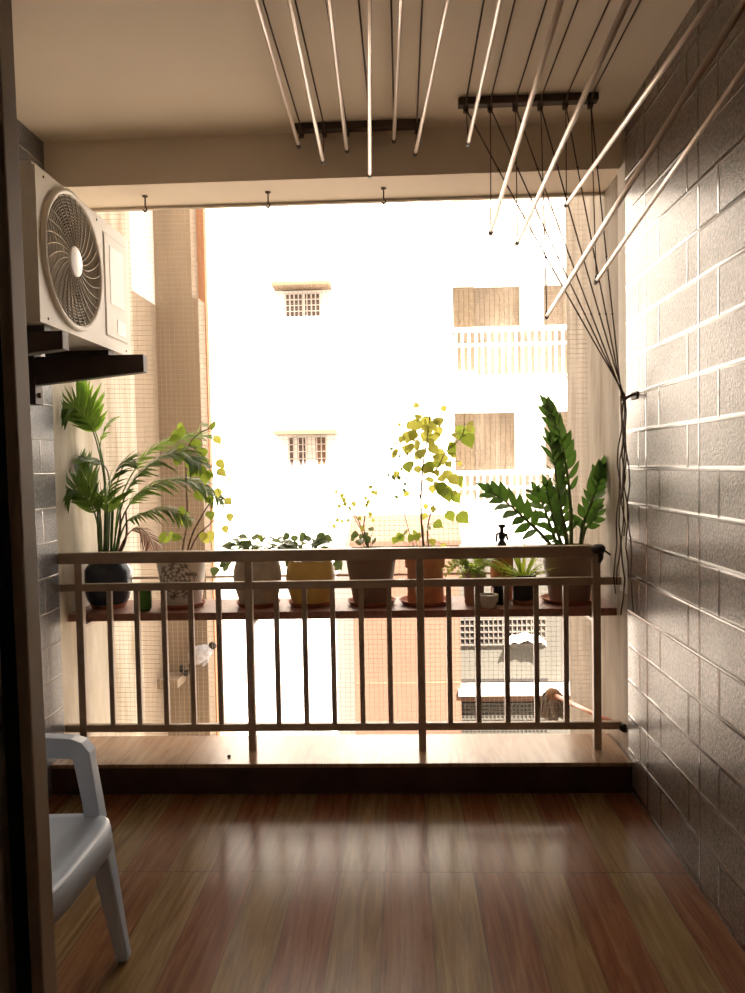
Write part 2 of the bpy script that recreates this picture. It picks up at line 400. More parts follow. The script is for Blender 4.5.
# cleat clipped on the end of the top rail
cl = thing('cord_cleat', 'black cleat knob tied at the right end of the top rail', 'cleat', (xe-.01, RY-.05, 1.0))
b = MB(); c = atY(598.5, 549, RY-.045)
b.lathe(c+Vector((0,0,-.022)), [(0,0),(.022,.002),(.03,.015),(.03,.03),(.02,.042),(0,.046)], 16); b.build('knob', 'capdark', cl, smooth=True)
MB().tube([c+Vector((.005,0,-.01)), c+Vector((.008,-.01,-.04)), c+Vector((0,-.008,-.06))], [.014,.011,.007]).build('tail', 'capdark', cl, smooth=True)
MB().tube([c+Vector((-.03,.02,.0)), c+Vector((-.015,.0,.012)), c+Vector((.03,.01,-.01)), c+Vector((.06,.04,-.03))], .005, 6).build('string', 'cord', cl, smooth=True)

# ------------------------------------------------------------------ plant shelf outside the rail
SZ = .757
sh = thing('plant_shelf', 'long reddish stone shelf carrying the potted plants outside the railing', 'shelf', (-.3, 3.74, SZ-.036))
MB().box((XL-.01, 3.555, SZ-.036), (XR+.008, 3.93, SZ)).build('board', 'shelf', sh, bevel=.003)
for x in posts:
    MB().box((x-.012, 3.482, SZ-.05), (x+.012, 3.93, SZ-.036)).build('support_arm', 'rail', sh)
for z in (.868, 1.0):
    MB().tube([(XL-.01, 3.955, z), (XR+.01, 3.955, z)], .007, 8).build('guard_rod', 'rail', sh)
for x in (XL+.06, -.75, .05, XR-.10):
    MB().box((x-.008, 3.93, SZ-.036), (x+.008, 3.962, 1.005)).build('guard_upright', 'rail', sh)

# ------------------------------------------------------------------ bird net
nb = MB(); NY = 4.08; st = .0255
def wire(p, q, off, rr=.0008):
    P = []
    for k in range(9):
        t = k/8; w = math.sin(t*9+off)*.004
        a = Vector(p).lerp(Vector(q), t); a.y += w + .012*math.sin(t*PI)*math.sin(off)
        if abs(Vector(q).z-Vector(p).z) > 1: a.x += .004*math.sin(t*7+off*.7)
        else: a.z += .004*math.sin(t*11+off*.7)-.01*math.sin(t*PI)
        P.append(a)
    nb.tube(P, rr, 3, cap=False)
n = int((XR-XL)/st)
for k in range(n+1): wire((XL+k*st, NY, -.1), (XL+k*st, NY, 2.95), k*.37)
for k in range(int(3.05/st)): wire((XL-.01, NY, -.1+k*st), (XR+.01, NY, -.1+k*st), k*.51)
tag(nb.build('bird_net', 'net'), 'fine pale bird net stretched across the balcony opening', 'net')

# ------------------------------------------------------------------ hooks under the beam
hx = [((145, 204), 'rusty hook under the beam beside the air conditioner, leftmost of three'),
      ((268, 200), 'rusty hook under the beam above the white building, middle of three'),
      ((383.5, 196), 'rusty hook under the beam, rightmost of three, nearest the drying rods')]
for (px, lab) in hx:
    p = atZ(px[0], px[1]-8, BZ)
    t = thing('ceiling_hook', lab, 'hook', p, 'hooks under the beam')
    MB().lathe(p, [(0,0),(.013,0),(.012,-.005),(0,-.006)], 14).build('plate', 'hook', t, smooth=True)
    MB().tube(bez([p, p+Vector((0,0,-.03)), p+Vector((0,0,-.048)), p+Vector((.008,-.004,-.062)), p+Vector((0,-.006,-.074)), p+Vector((-.009,-.004,-.064))], 5), .0036, 6).build('shank', 'hook', t, smooth=True)

# ------------------------------------------------------------------ ceiling clothes drier: bars, rods, cords
def pulley_bar(p0, p1, lab, xs, Y):
    t = thing('pulley_bar', lab, 'pulley bar', ((p0+p1)/2, Y, CZ), 'pulley bars on the ceiling')
    MB().box((p0, Y-.022, CZ-.03), (p1, Y+.022, CZ)).build('bar', 'pulley', t, bevel=.003)
    for x in xs:
        w = MB().lathe((x-.006, Y-.002, CZ-.045), [(0,0),(.016,0),(.012,.003),(.012,.009),(.016,.012),(0,.012)], 16, axis='x').build('pulley_wheel', 'pulley', t, smooth=False)
        MB().box((x-.010, Y-.010, CZ-.052), (x-.0075, Y+.010, CZ-.03)).box((x+.0075, Y-.010, CZ-.052), (x+.010, Y+.010, CZ-.03)).build('pulley_cheek', 'pulley', t)
Y1, Y2 = 3.37, 3.19
pu1 = [atZ(x, 124, CZ-.03).x for x in (299, 323, 346, 370, 394, 417)]
pu2 = [atY(x, 100, Y2).x for x in (465.6, 490, 515, 540, 565, 590)]
pulley_bar(pu1[0]-.03, pu1[-1]+.03, 'brown pulley bar tucked against the beam over the left set of drying rods', pu1, Y1)
pulley_bar(pu2[0]-.03, pu2[-1]+.03, 'brown pulley bar on the ceiling with diagonal cords, over the right set of drying rods', pu2, Y2)
ord6 = ['first', 'second', 'third', 'fourth', 'fifth', 'sixth']
def make_rod(A, Bn, lab, grp):
    t = thing('drying_rod', lab, 'drying rod', A, grp)
    dv = (Bn-A).normalized()
    MB().tube([A+dv*.03, Bn], .0078, 12).build('tube', 'rod', t, smooth=True)
    MB().tube([A, A+dv*.034], [.0085, .0095], 10).build('end_cap', 'capdark', t, smooth=True)  # dark cap, its colour also standing in for shade on the rod end
    ey = A+dv*.02
    MB().tube([ey+Vector((0,0,.004)), ey+Vector((0,0,.022))], .005, 8).build('cord_eye', 'capdark', t, smooth=True)
    return ey+Vector((0,0,.02)), Bn-dv*.04
# left set: far end pixel, second pixel at top edge of the view
set1 = [((299,147),(256.4,0)), ((323.3,163),(289.5,0)), ((347,152),(329,0)), ((369.8,177),(369,0)), ((393.8,142),(400.7,0)), ((415,155),(447.5,0))]
cords = []
words1 = ['pale drying rod at the far left of the left set, hung high', 'pale drying rod second from left in the left set', 'pale drying rod third from left in the left set',
          'pale drying rod fourth from left, reaching lowest in the left set', 'pale drying rod fifth from left, raised highest in the left set', 'pale drying rod at the right end of the left set']
for k, (a, b) in enumerate(set1):
    A = atY(a[0], a[1], Y1-.005); v = ray(b[0], b[1]); B = CAM + v*((A.z-.0-H)/v.z)
    Bn = A+(B-A)*((A.y-1.15)/(A.y-B.y))
    e, f = make_rod(A, Bn, words1[k], 'drying rods of the left set'); cords.append((0, k, e, f, pu1[k], Y1))
set2 = [((467.7,145),(500,0)), ((490.3,234),(561,0)), ((516.6,244),(628,0)), ((545.8,318),(743,4)), ((565.4,206),(712,0)), ((595,283),(745,68))]
words2 = ['pale drying rod raised highest at the left end of the right set', 'pale drying rod second from left in the right set', 'pale drying rod third from left in the right set',
          'pale drying rod hanging lowest, before the far balcony', 'pale drying rod ending at the top of the plaster side wall', 'pale drying rod nearest the tile wall at the right end']
for k, (a, b) in enumerate(set2):
    A = atY(a[0], a[1], Y2); B = atX(b[0], b[1], A.x)
    Bn = A+(B-A)*((A.y-1.05)/(A.y-B.y))
    e, f = make_rod(A, Bn, words2[k], 'drying rods of the right set'); cords.append((1, k, e, f, pu2[k], Y2))
# wall hook for the cords
hkp = atX(627, 397, XR-.03)
hk = thing('wall_hook', 'dark metal cord hook on the edge of the right tile wall', 'hook', hkp)
MB().box((XR-.006, hkp.y-.05, hkp.z-.012), (XR, hkp.y+.03, hkp.z+.02)).build('plate', 'hook', hk, bevel=.002)
MB().tube(bez([(XR-.004, hkp.y-.03, hkp.z+.01), (XR-.03, hkp.y-.02, hkp.z), (XR-.045, hkp.y, hkp.z-.012), (XR-.05, hkp.y+.005, hkp.z+.004)], 6), .006, 8).build('arm', 'hook', hk, smooth=True)
cw = [['far left', 'second', 'third', 'fourth', 'fifth', 'right-hand'], ['leftmost', 'second', 'third', 'fourth', 'fifth', 'rightmost']]
for (st_, k, e, f, px, Y) in cords:
    b = MB(); top = Vector((px, Y-.014, CZ-.045))
    b.tube([e, top+Vector((0,0,-.0))], .0022, 6)
    near = Vector((px, 1.15, CZ-.02)); b.tube([top+Vector((0,.0,.0)), Vector((px, Y-.06, CZ-.016)), near], .0032, 6)
    b.tube([near, f], .0022, 6)
    if st_ == 1:
        hp = hkp+Vector((-.012-.003*(k%3), -.012+.006*k, .006))
        mid = [top.lerp(hp, q/10)+Vector((0,0,-.05*math.sin(q/10*PI)*.3)) for q in range(11)]
        b.tube(mid, .0028, 6)
        zend = [.82, .95, 1.12, .78, .90, .86][k]; pts = []
        for q in range(13):
            tt = q/12; z = hp.z+(zend-hp.z)*tt
            pts.append(Vector((min(XR-.006, hp.x+.006*math.sin(q*1.7+k)-.002*k*tt), hp.y+.012*math.sin(q*1.1+k*2)+(.035*(k-2.5))*tt, z)))
        b.tube(pts, .0030, 6)
        for q in (2, 5, 7): b.lathe(mid[q], [(0,-.006),(.005,-.002),(.005,.002),(0,.006)], 8)
        lab = 'dark cord slanting from the %s pulley of the right bar to the wall hook' % cw[1][k]
    else:
        lab = 'dark cord along the ceiling above the %s drying rod of the left set' % cw[0][k]
    tag(b.build('pulley_cord', 'cord', None, smooth=True), lab, 'line', 'pulley cords of the %s set' % ('right' if st_ else 'left'))  # pulley cord that carries and lifts a drying rod

# ------------------------------------------------------------------ air conditioner
AX, AY0, AY1, AZ0, AZ1 = -1.205, 2.57, 3.44, 1.935, 2.455
ac = thing('air_conditioner', 'off-white outdoor air conditioner unit with round fan grille on wall brackets', 'air conditioner', (-1.36, 2.97, AZ0))
FY, FZ, FR = 2.845, (AZ0+AZ1)/2+.010, .240
# front panel with a round hole (ring of quads out to the rectangle)
b = MB(); nn = 64; vs = []; 
def rect_pt(a):
    cy, cz = math.cos(a), math.sin(a)
    ty = ((AY1-FY) if cy > 0 else (FY-AY0))/max(abs(cy), 1e-6); tz = ((AZ1-FZ) if cz > 0 else (FZ-AZ0))/max(abs(cz), 1e-6)
    t = min(ty, tz); return (AX, FY+cy*t, FZ+cz*t)
angs = sorted(set([2*PI*k/nn for k in range(nn)] + [math.atan2(z-FZ, y-FY) % (2*PI) for y in (AY0, AY1) for z in (AZ0, AZ1)]))
m_ = len(angs)
vs = [(AX, FY+FR*math.cos(a), FZ+FR*math.sin(a)) for a in angs]+[rect_pt(a) for a in angs]+[(AX-.07, FY+FR*math.cos(a), FZ+FR*math.sin(a)) for a in angs]
fs = [(k, (k+1)%m_, m_+(k+1)%m_, m_+k) for k in range(m_)]+[(2*m_+k, 2*m_+(k+1)%m_, (k+1)%m_, k) for k in range(m_)]
b.add(vs, fs)
xb = -1.515
b.add([(AX,AY0,AZ0),(AX,AY1,AZ0),(AX,AY1,AZ1),(AX,AY0,AZ1),(xb,AY0,AZ0),(xb,AY1,AZ0),(xb,AY1,AZ1),(xb,AY0,AZ1)],
      [(0,3,7,4),(1,5,6,2),(3,2,6,7),(0,4,5,1),(4,7,6,5)])
b.build('casing', 'ac', ac)
MB().box((AX-.008, AY0-.004, AZ1), (xb, AY1+.004, AZ1+.012)).build('top_cover', 'ac', ac, bevel=.004)
b = MB().lathe((AX-.08, FY, FZ), [(0,0),(FR+.01,0),(FR+.01,.001)], 48, 'x'); b.build('fan_cavity', 'acdark', ac)
b = MB().lathe((AX, FY, FZ), [(FR+.014,0),(FR+.013,.012),(FR+.004,.017),(FR-.006,.012),(FR-.008,0)], 64, 'x'); b.build('grille_rim', 'ac', ac, smooth=True)
b = MB(); gx = AX+.006
for k in range(17):
    rr = .05+k*(FR-.056)/16.5
    b.tube([(gx, FY+rr*math.cos(2*PI*q/48), FZ+rr*math.sin(2*PI*q/48)) for q in range(49)], .0022, 5, cap=False)
for k in range(30):
    a0 = 2*PI*k/30
    b.tube([(gx+.003, FY+rr*math.cos(a0+(rr-.05)*2.4), FZ+rr*math.sin(a0+(rr-.05)*2.4)) for rr in [.05+.0235*q for q in range(9)]], .0022, 5)
b.build('fan_grille', 'acgrille', ac, smooth=True)
MB().lathe((gx, FY, FZ), [(.056,0),(.056,.008),(.05,.011),(0,.0115)], 32, 'x').build('hub_disc', 'badge', ac, smooth=True)
for k in range(3):
    bb = MB(); a0 = 2*PI*k/3+.4
    g = []; 
    for q in range(7):
        rr = .05+q*.029
        for w in range(4):
            aa = a0+(w-1.5)*.26+q*.06; g.append((AX-.05+w*.012, FY+rr*math.cos(aa), FZ+rr*math.sin(aa)))
    bb.add(g, [(q*4+w, q*4+w+1, (q+1)*4+w+1, (q+1)*4+w) for q in range(6) for w in range(3)]); bb.build('fan_blade', 'acblade', ac, smooth=True)
py0, py1 = atX(104, 260, AX).y, atX(125.5, 300, AX).y
sp = MB().box((AX, py0, AZ0+.055), (AX+.004, py1, AZ1-.05)).build('service_panel', 'ac', ac, bevel=.002)
MB().box((AX+.0005, py0-.006, AZ0+.05), (AX+.0015, py1+.006, AZ1-.045)).build('panel_gap', 'acgrille', ac)
MB().box((AX+.004, py0+.05, AZ0+.19), (AX+.0055, py1-.03, AZ1-.09)).build('rating_sticker', 'sticker', sp)
MB().box((AX+.004, py0+.12, AZ0+.075), (AX+.0055, py1-.02, AZ0+.135)).build('small_sticker', 'stickerw', sp)
for (y, z) in ((AY0+.06, AZ0+.02), (AY0+.06, AZ1-.02), (AY1-.06, AZ0+.02), (AY1-.35, AZ1-.02)):
    MB().lathe((AX, y, z), [(.005,0),(.004,.002),(0,.0025)], 10, 'x').build('screw', 'hook', ac)
for y in (2.66, 3.24):
    MB().box((-1.49, y-.03, AZ0-.02), (-1.22, y+.03, AZ0)).build('rubber_foot', 'capdark', ac)
# brackets
def bracket(y, xfar, hh, lab):
    t = thing('mounting_bracket', lab, 'bracket', (XL, y, AZ0-.15), 'air conditioner brackets')
    zt = AZ0-.0205
    def prism(x0, x1, za, zb, y0, y1):
        return MB().add([(x0,y0,zt),(x1,y0,zt),(x1,y0,zb),(x0,y0,za),(x0,y1,zt),(x1,y1,zt),(x1,y1,zb),(x0,y1,za)],
                        [(0,3,2,1),(4,5,6,7),(0,1,5,4),(1,2,6,5),(2,3,7,6),(3,0,4,7)])
    prism(XL+.04, xfar, zt-hh, zt-hh*.62, y-.026, y+.026).build('arm', 'bracket', t, bevel=.003)
    MB().box((XL, y-.035, zt-.20), (XL+.04, y+.035, zt+.03)).build('wall_plate', 'bracket', t, bevel=.003)
    MB().lathe((XL+.04, y, zt-.16), [(.012,0),(.012,.01),(0,.012)], 6, 'x').build('bolt', 'hook', t)
bracket(2.66, -1.16, .10, 'dark steel bracket under the near end of the air conditioner')
bracket(3.24, -1.075, .118, 'long dark steel bracket under the far end of the air conditioner')

# ------------------------------------------------------------------ chair
ch = thing('plastic_chair', 'pale blue-grey moulded plastic armchair on the plank floor behind the door jamb', 'chair', (-1.06, 1.925, 0))
cx, cy = -1.06, 1.925
W2, DF, DB, SH = .25, .228, .22, .435
def seat_outline(n=40, s=1.0):
    pts = []
    for k in range(n):
        a = 2*PI*k/n; c_, s_ = math.cos(a), math.sin(a)
        x = (abs(c_)**.35)*(1 if c_ > 0 else -1)*(DF if c_ > 0 else DB)*s
        y = (abs(s_)**.42)*(1 if s_ > 0 else -1)*W2*s
        pts.append((x, y))
    return pts
o1 = seat_outline(); b = MB(); nO = len(o1)
rings = [(.0, SH-.030), (.35, SH-.030), (.7, SH-.022), (.90, SH-.006), (.97, SH), (1.0, SH-.006), (1.012, SH-.03), (1.022, SH-.074), (1.0, SH-.074), (.985, SH-.02), (.8, SH-.034), (0.0, SH-.042)]
vs = []; fs = []
for sc, z in rings:
    for (x, y) in o1: vs.append((cx+x*max(sc, .001), cy+y*max(sc, .001), z + (.006*abs(x)/DF if sc > .8 else 0)))
for k in range(len(rings)-1):
    for q in range(nO): fs.append((k*nO+q, k*nO+(q+1)%nO, (k+1)*nO+(q+1)%nO, (k+1)*nO+q))
b.add(vs, fs); st_o = b.build('seat', 'chair', ch, smooth=True)
b = MB()
for k in range(9):
    y = cy-.14+k*.035; b.box((cx-.14, y-.004, SH-.0302), (cx+.10, y+.004, SH-.0275))
b.build('seat_rib', 'chair', st_o, bevel=.001)
for sy in (1, -1):
    top = Vector((cx+DF-.056, cy+sy*(W2-.040), SH-.03)); foot = Vector((cx+DF-.006, cy+sy*(W2-.0), 0))
    b = MB().tube([top, top.lerp(foot, .25), top.lerp(foot, .6), foot], 0, sec=[(.058,.066),(.052,.058),(.044,.048),(.036,.036)], up=(0,1,0)); b.build('leg', 'chair', ch, bevel=.008)
    top = Vector((cx-DB+.02, cy+sy*(W2-.03), SH-.012)); foot = Vector((cx-DB-.08, cy+sy*(W2-.0), 0))
    b = MB().tube([top, top.lerp(foot, .5), foot], 0, sec=[(.055,.075),(.045,.05),(.036,.036)], up=(0,1,0)); b.build('leg', 'chair', ch, bevel=.008)
    ya = cy+sy*(W2-.002); AH = .632; cx -= .0
    path = [(cx+DF-.075, ya, SH-.02), (cx+DF-.084, ya, SH+.05), (cx+DF-.100, ya, AH-.05), (cx+DF-.104, ya, AH-.020), (cx+DF-.116, ya, AH-.005), (cx+DF-.135, ya, AH), (cx+.0, ya, AH+.004), (cx-DB+.04, ya-sy*.004, AH+.02), (cx-DB-.03, ya-sy*.03, AH+.05)]
    sec = [(.046,.05),(.046,.044),(.05,.042),(.054,.044),(.056,.046),(.058,.042),(.06,.04),(.056,.04),(.045,.04)]
    b = MB().tube(path, 0, sec=sec, up=(0,1,0)); b.build('armrest', 'chair', ch, smooth=False, bevel=.009)
# backrest: curved slatted panel leaning back
b = MB(); nu = 13
def backpt(uu, vv, th=0):
    y = cy+(uu-.5)*2*(W2-.02)*(1-.08*vv); x = cx-DB+.03-.13*vv-.035*(1-(2*uu-1)**2)-th; z = SH-.02+.44*vv+(.03*(1-(2*uu-1)**2) if vv > .9 else 0)
    return (x, y, z)
def panel(u0, u1, v0, v1, nu_, nv_):
    g = [backpt(u0+(u1-u0)*i/nu_, v0+(v1-v0)*j/nv_, th) for th in (0, .012) for j in range(nv_+1) for i in range(nu_+1)]
    k = (nu_+1)*(nv_+1); f = []
    for j in range(nv_):
        for i in range(nu_):
            a = j*(nu_+1)+i; f += [(a, a+1, a+nu_+2, a+nu_+1), (k+a, k+a+nu_+1, k+a+nu_+2, k+a+1)]
    for i in range(nu_):
        a = i; f.append((a, k+a, k+a+1, a+1)); a = nv_*(nu_+1)+i; f.append((a, a+1, k+a+1, k+a))
    for j in range(nv_):
        a = j*(nu_+1); c_ = a+nu_+1; f.append((a, c_, k+c_, k+a)); a += nu_; c_ += nu_; f.append((a, k+a, k+c_, c_))
    b.add(g, f)
panel(0, 1, .82, 1, 12, 3); panel(0, 1, 0, .14, 12, 2); panel(0, .12, .14, .82, 2, 6); panel(.88, 1, .14, .82, 2, 6)
for k in range(5): panel(.19+k*.14, .26+k*.14, .14, .82, 1, 6)
b.build('backrest', 'chair', ch, smooth=False)

# ------------------------------------------------------------------ pots and plants
def pot_profile(kind, r1, r0, h):
    """r1 widest/top radius, r0 base radius"""
    t = .008
    if kind == 'taper': return [(0,0),(r0,0),(r0+.004,.006),(r1-.004,h-.035),(r1+.004,h-.033),(r1+.005,h),(r1-t,h),(r1-t-.004,h-.03),(r0,h-.05)]
    if kind == 'round': return [(0,0),(r0,0),(r0+.012,.008)]+[(r0+(r1-r0)*math.sin(PI*min(1, q/7.0*.62+.12)/1.0)**.8, .008+(h-.045)*q/7) for q in range(1, 7)]+[(r1*.78,h-.035),(r1*.76,h-.025),(r1*.90,h-.012),(r1*.92,h),(r1*.82,h),(r1*.70,h-.03),(r1*.70,h-.05)]
    if kind == 'bowl': return [(0,0),(r0,0),(r0+.01,.006),(r1*.86,h*.22),(r1*.97,h*.42),(r1,h*.6),(r1*.96,h*.8),(r1*.86,h*.96),(r1*.86,h),(r1*.78,h),(r1*.76,h-.03)]
    if kind == 'cyl': return [(0,0),(r0,0),(r0+.003,.004),(r1-.008,h*.72),(r1+.003,h*.73),(r1+.004,h),(r1-t,h),(r1-t,h-.03)]
YS = 3.735
class Plant:
    def __init__(s, name, label, px, r1, r0, h, kind, potm, potlabel=None, Y=YS, saucer=None, group='potted plants on the shelf', sr=1.28):
        x = atY(px, 590, Y).x; zb = SZ
        if saucer:
            q = MB().lathe((x, Y, SZ), [(0,0),(r0*sr*.86,0),(r0*sr,.022),(r0*sr-.006,.022),(r0*sr*.84,.006),(0,.006)], 32).build('plant_saucer', 'saucer', None, smooth=False, origin=(x, Y, SZ))
            tag(q, saucer, 'saucer', 'saucers under the pots'); zb = SZ+.0065
        s.t = thing(name, label, 'plant', (x, Y, zb), group); s.x, s.Y, s.z = x, Y, zb; s.r = r1; s.top = zb+h
        o = MB().lathe((x, Y, zb), pot_profile(kind, r1, r0, h), 36).build('pot', potm, s.t, smooth=True)
        m = o.modifiers.new('es', 'EDGE_SPLIT'); m.split_angle = math.radians(38)
        if potlabel: o['label'] = potlabel
        rs = (pot_profile(kind, r1, r0, h)[-1][0]); zs = zb+pot_profile(kind, r1, r0, h)[-1][1]+.02
        MB().lathe((x, Y, zs), [(rs+.004,-.008),(rs*.6,.004),(0,.006)], 24).build('soil', 'soil', s.t, smooth=True); s.zs = zs
        s.base = Vector((x, Y, zs))
    def p(s, x, y, dy=0.0): return atY(x, y, s.Y+dy)
    def stem(s, pts, r0=.006, r1=.003, m='stem', name='stem', n=8):
        P = bez(pts, n); L = len(P); MB().tube(P, [r0+(r1-r0)*k/(L-1) for k in range(L)], 7).build(name, m, s.t, smooth=True); return P
RND = random.Random(11)
def rv(a): return Vector((RND.uniform(-a, a), RND.uniform(-a, a), RND.uniform(-a, a)))
def frond(pl, pts, L, m, name='frond', start=.35, n=26, w=.012, droop=.35, up=(0,-.3,1), taper=True, stemr=.005, spread=.75):
    if pl.t.name.startswith('potted_palm'): n = int(n*1.35); w *= 1.2
    P = bez(pts, 12); N = len(P); b = MB()
    b.tube(P, [stemr*(1-.75*k/(N-1)) for k in range(N)], 6)
    upv = Vector(up)
    for k in range(n):
        t = start+(1-start)*(k+.5)/n; i = min(N-2, int(t*(N-1))); fr = t*(N-1)-i
        p = P[i].lerp(P[i+1], fr); tg = (P[i+1]-P[i]).normalized()
        sd = tg.cross(upv); sd = sd.normalized() if sd.length > .05 else Vector((1,0,0)); nn_ = sd.cross(tg)
        q = (t-start)/(1-start); ll = L*(math.sin(PI*min(1, .18+q*.75))**.7 if taper else 1.0)
        for sg in (1, -1):
            dr = tg*(.55+.35*q)+sd*sg*spread+nn_*RND.uniform(.05, .25)+rv(.08)
            b.leaf(p, dr, nn_+rv(.1), ll*RND.uniform(.85, 1.1), w, curve=droop*RND.uniform(.6, 1.3), fold=.2, shape=(.35, .9, 1.0, .8, .45, .0))
    for q in b.v: q.x = max(q.x, XL+.004)
    return b.build(name, m, pl.t, smooth=False)

# 1 palm in navy pot
pl = Plant('potted_palm', 'feathery palm in a round dark blue glazed pot at the left end of the shelf', 108.5, .116, .07, .245, 'round', 'pot_navy', 'dark blue glazed pot', saucer='terracotta saucer under the dark blue palm pot')
B = pl.base
def pb(dx, dy): return B+Vector((dx, dy, 0))
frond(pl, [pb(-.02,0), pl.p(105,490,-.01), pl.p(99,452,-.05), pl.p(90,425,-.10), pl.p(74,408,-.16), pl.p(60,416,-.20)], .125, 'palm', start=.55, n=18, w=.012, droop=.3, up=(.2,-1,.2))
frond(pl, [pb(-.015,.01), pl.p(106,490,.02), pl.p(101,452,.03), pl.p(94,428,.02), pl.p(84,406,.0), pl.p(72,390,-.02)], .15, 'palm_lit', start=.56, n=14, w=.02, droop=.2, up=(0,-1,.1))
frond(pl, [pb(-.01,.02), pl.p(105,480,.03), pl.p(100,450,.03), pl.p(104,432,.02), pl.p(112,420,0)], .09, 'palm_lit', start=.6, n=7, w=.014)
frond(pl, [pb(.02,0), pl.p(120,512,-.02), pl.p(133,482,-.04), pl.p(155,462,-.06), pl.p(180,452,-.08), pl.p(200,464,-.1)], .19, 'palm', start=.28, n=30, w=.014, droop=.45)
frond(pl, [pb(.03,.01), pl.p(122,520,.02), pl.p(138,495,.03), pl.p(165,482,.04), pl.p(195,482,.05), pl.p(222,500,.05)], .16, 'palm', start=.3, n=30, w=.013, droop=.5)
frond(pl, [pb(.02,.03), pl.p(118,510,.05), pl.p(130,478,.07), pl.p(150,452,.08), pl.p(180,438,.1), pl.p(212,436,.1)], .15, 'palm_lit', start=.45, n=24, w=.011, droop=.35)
frond(pl, [pb(-.03,-.01), pl.p(97,522,-.05), pl.p(88,500,-.10), pl.p(74,490,-.16), pl.p(62,500,-.20)], .12, 'palm', start=.32, n=15, w=.014, droop=.4, up=(.2,-1,.4))
frond(pl, [pb(-.02,-.02), pl.p(100,515,-.02), pl.p(90,490,-.03), pl.p(82,472,-.03), pl.p(76,458,-.02)], .15, 'palm', start=.3, n=15, w=.014, droop=.3)
frond(pl, [pb(.0,-.02), pl.p(108,520,-.04), pl.p(108,495,-.06), pl.p(118,470,-.08), pl.p(132,462,-.1)], .18, 'palm', start=.3, n=20, w=.014, droop=.4)
frond(pl, [pb(.03,-.01), pl.p(125,525,-.03), pl.p(140,515,-.05), pl.p(165,510,-.06), pl.p(190,520,-.06)], .13, 'palm', start=.3, n=20, w=.010, droop=.5)
frond(pl, [pb(.04,0), pl.p(124,540,-.02), pl.p(136,528,-.03), pl.p(148,535,-.04), pl.p(155,552,-.05)], .10, 'palm_dry', start=.35, n=14, w=.006, droop=.6)
frond(pl, [pb(.0,.0), pl.p(110,500,.0), pl.p(107,470,.0), pl.p(95,462,-.02), pl.p(78,458,-.05)], .09, 'palm', start=.6, n=10, w=.014)
frond(pl, [pb(.01,.02), pl.p(114,500,.03), pl.p(118,480,.03), pl.p(126,462,.02), pl.p(136,456,.0)], .07, 'palm', start=.6, n=8, w=.012)
for dx, dy, tx, ty in ((-.04,.01,98,500), (-.01,-.03,106,495), (.03,.02,120,505), (.045,-.02,126,510), (.0,.04,112,490), (-.03,-.03,100,505)):
    pl.stem([pb(dx,dy), pl.p(tx,ty+28,dy), pl.p(tx,ty,dy)], .008, .004, 'stem' if dx > .02 else 'stem_g')

# 2 small green jar
b = MB(); gp = atY(145, 611, 3.635); gp.z = SZ
b.lathe(gp, [(0,0),(.026,0),(.033,.012),(.034,.06),(.033,.11),(.029,.122),(.024,.122),(.022,.10)], 24)
tag(b.build('plastic_cup', 'pot_green', None, smooth=True, origin=gp), 'small bright green plastic cup between palm pot and white pot', 'cup')

# 3 white patterned pot with heart leaves
pl = Plant('potted_vine', 'tall vine with yellow-green heart leaves in a white pot with dark floral print', 182.5, .125, .088, .255, 'taper', 'pot_white', 'white pot with a dark floral print', saucer='terracotta saucer under the white patterned pot')
def leaves(pl, pts, size, m, name, anchors, off, sc, dyr=.07, shape=(.3, .8, .98, 1.0, .88, .66, .38, .14, .0), petiole=True, wr=.78, droopdir=(0,0,-1)):
    b = MB(); bs = MB()
    for (x, y) in pts:
        p = pl.p(off[0]+x/sc, off[1]+y/sc, RND.uniform(-dyr, dyr))
        a = min(anchors, key=lambda q: (q-p).length)
        out = (p-a); dr = (out.normalized() if out.length > 1e-3 else rv(1))*.5+Vector(droopdir)*.6+rv(.35)
        if dr.length < .1: dr = Vector((1,0,-.4))
        L = size*RND.uniform(.75, 1.15); dr.normalize(); L *= 1.12
        b.leaf(p-dr*L*.5, dr, Vector((RND.uniform(-.5,.5), -1, .45+RND.uniform(-.3,.3))), L, L*wr, curve=.12, fold=.15, shape=shape)
        if petiole: b.tube(bez([a, a.lerp(p, .5)+Vector((0,0,.012)), p-dr*L*.5], 3), .0013, 4)
    b.build(name, m, pl.t, smooth=True)
B = pl.base
s1 = pl.stem([B+Vector((.02,0,0)), pl.p(192,535), pl.p(204,512), pl.p(214,497)], .005, .0025)
s2 = pl.stem([B+Vector((.025,0,0)), pl.p(196,538,.02), pl.p(210,524,.03), pl.p(218,516,.03)], .004, .002)
s3 = pl.stem([B+Vector((-.01,.02,0)), pl.p(187,520,.03), pl.p(186,480,.03), pl.p(187,452,.02), pl.p(196,436,.0), pl.p(214,426,-.02)], .004, .002)
s4 = pl.stem([s3[-14], pl.p(205,458,.0), pl.p(214,480,-.02), pl.p(222,500,-.03)], .0025, .0015)
anch = s1+s2+s3+s4
leaves(pl, [(230,240),(225,280),(310,235),(350,285),(300,340),(350,365),(325,450),(365,465),(250,540),(250,560),(310,210),(340,250),(290,300),(330,330),(370,350),(215,270),(375,540)], .062, 'heart', 'leaves', anch, (130,400), 4.656)
leaves(pl, [(465,380),(410,435),(460,475),(465,550),(445,605),(425,300),(430,340),(410,190),(355,655),(375,640),(340,640)], .052, 'lime', 'leaves', anch, (130,400), 4.656)
leaves(pl, [(150,640),(190,630),(170,650),(215,640),(240,520),(215,160),(235,130),(205,180),(240,150),(350,115),(320,130),(385,120)], .055, 'heart', 'leaves', anch, (130,400), 4.656, shape=(.2,.8,1,.6,0))
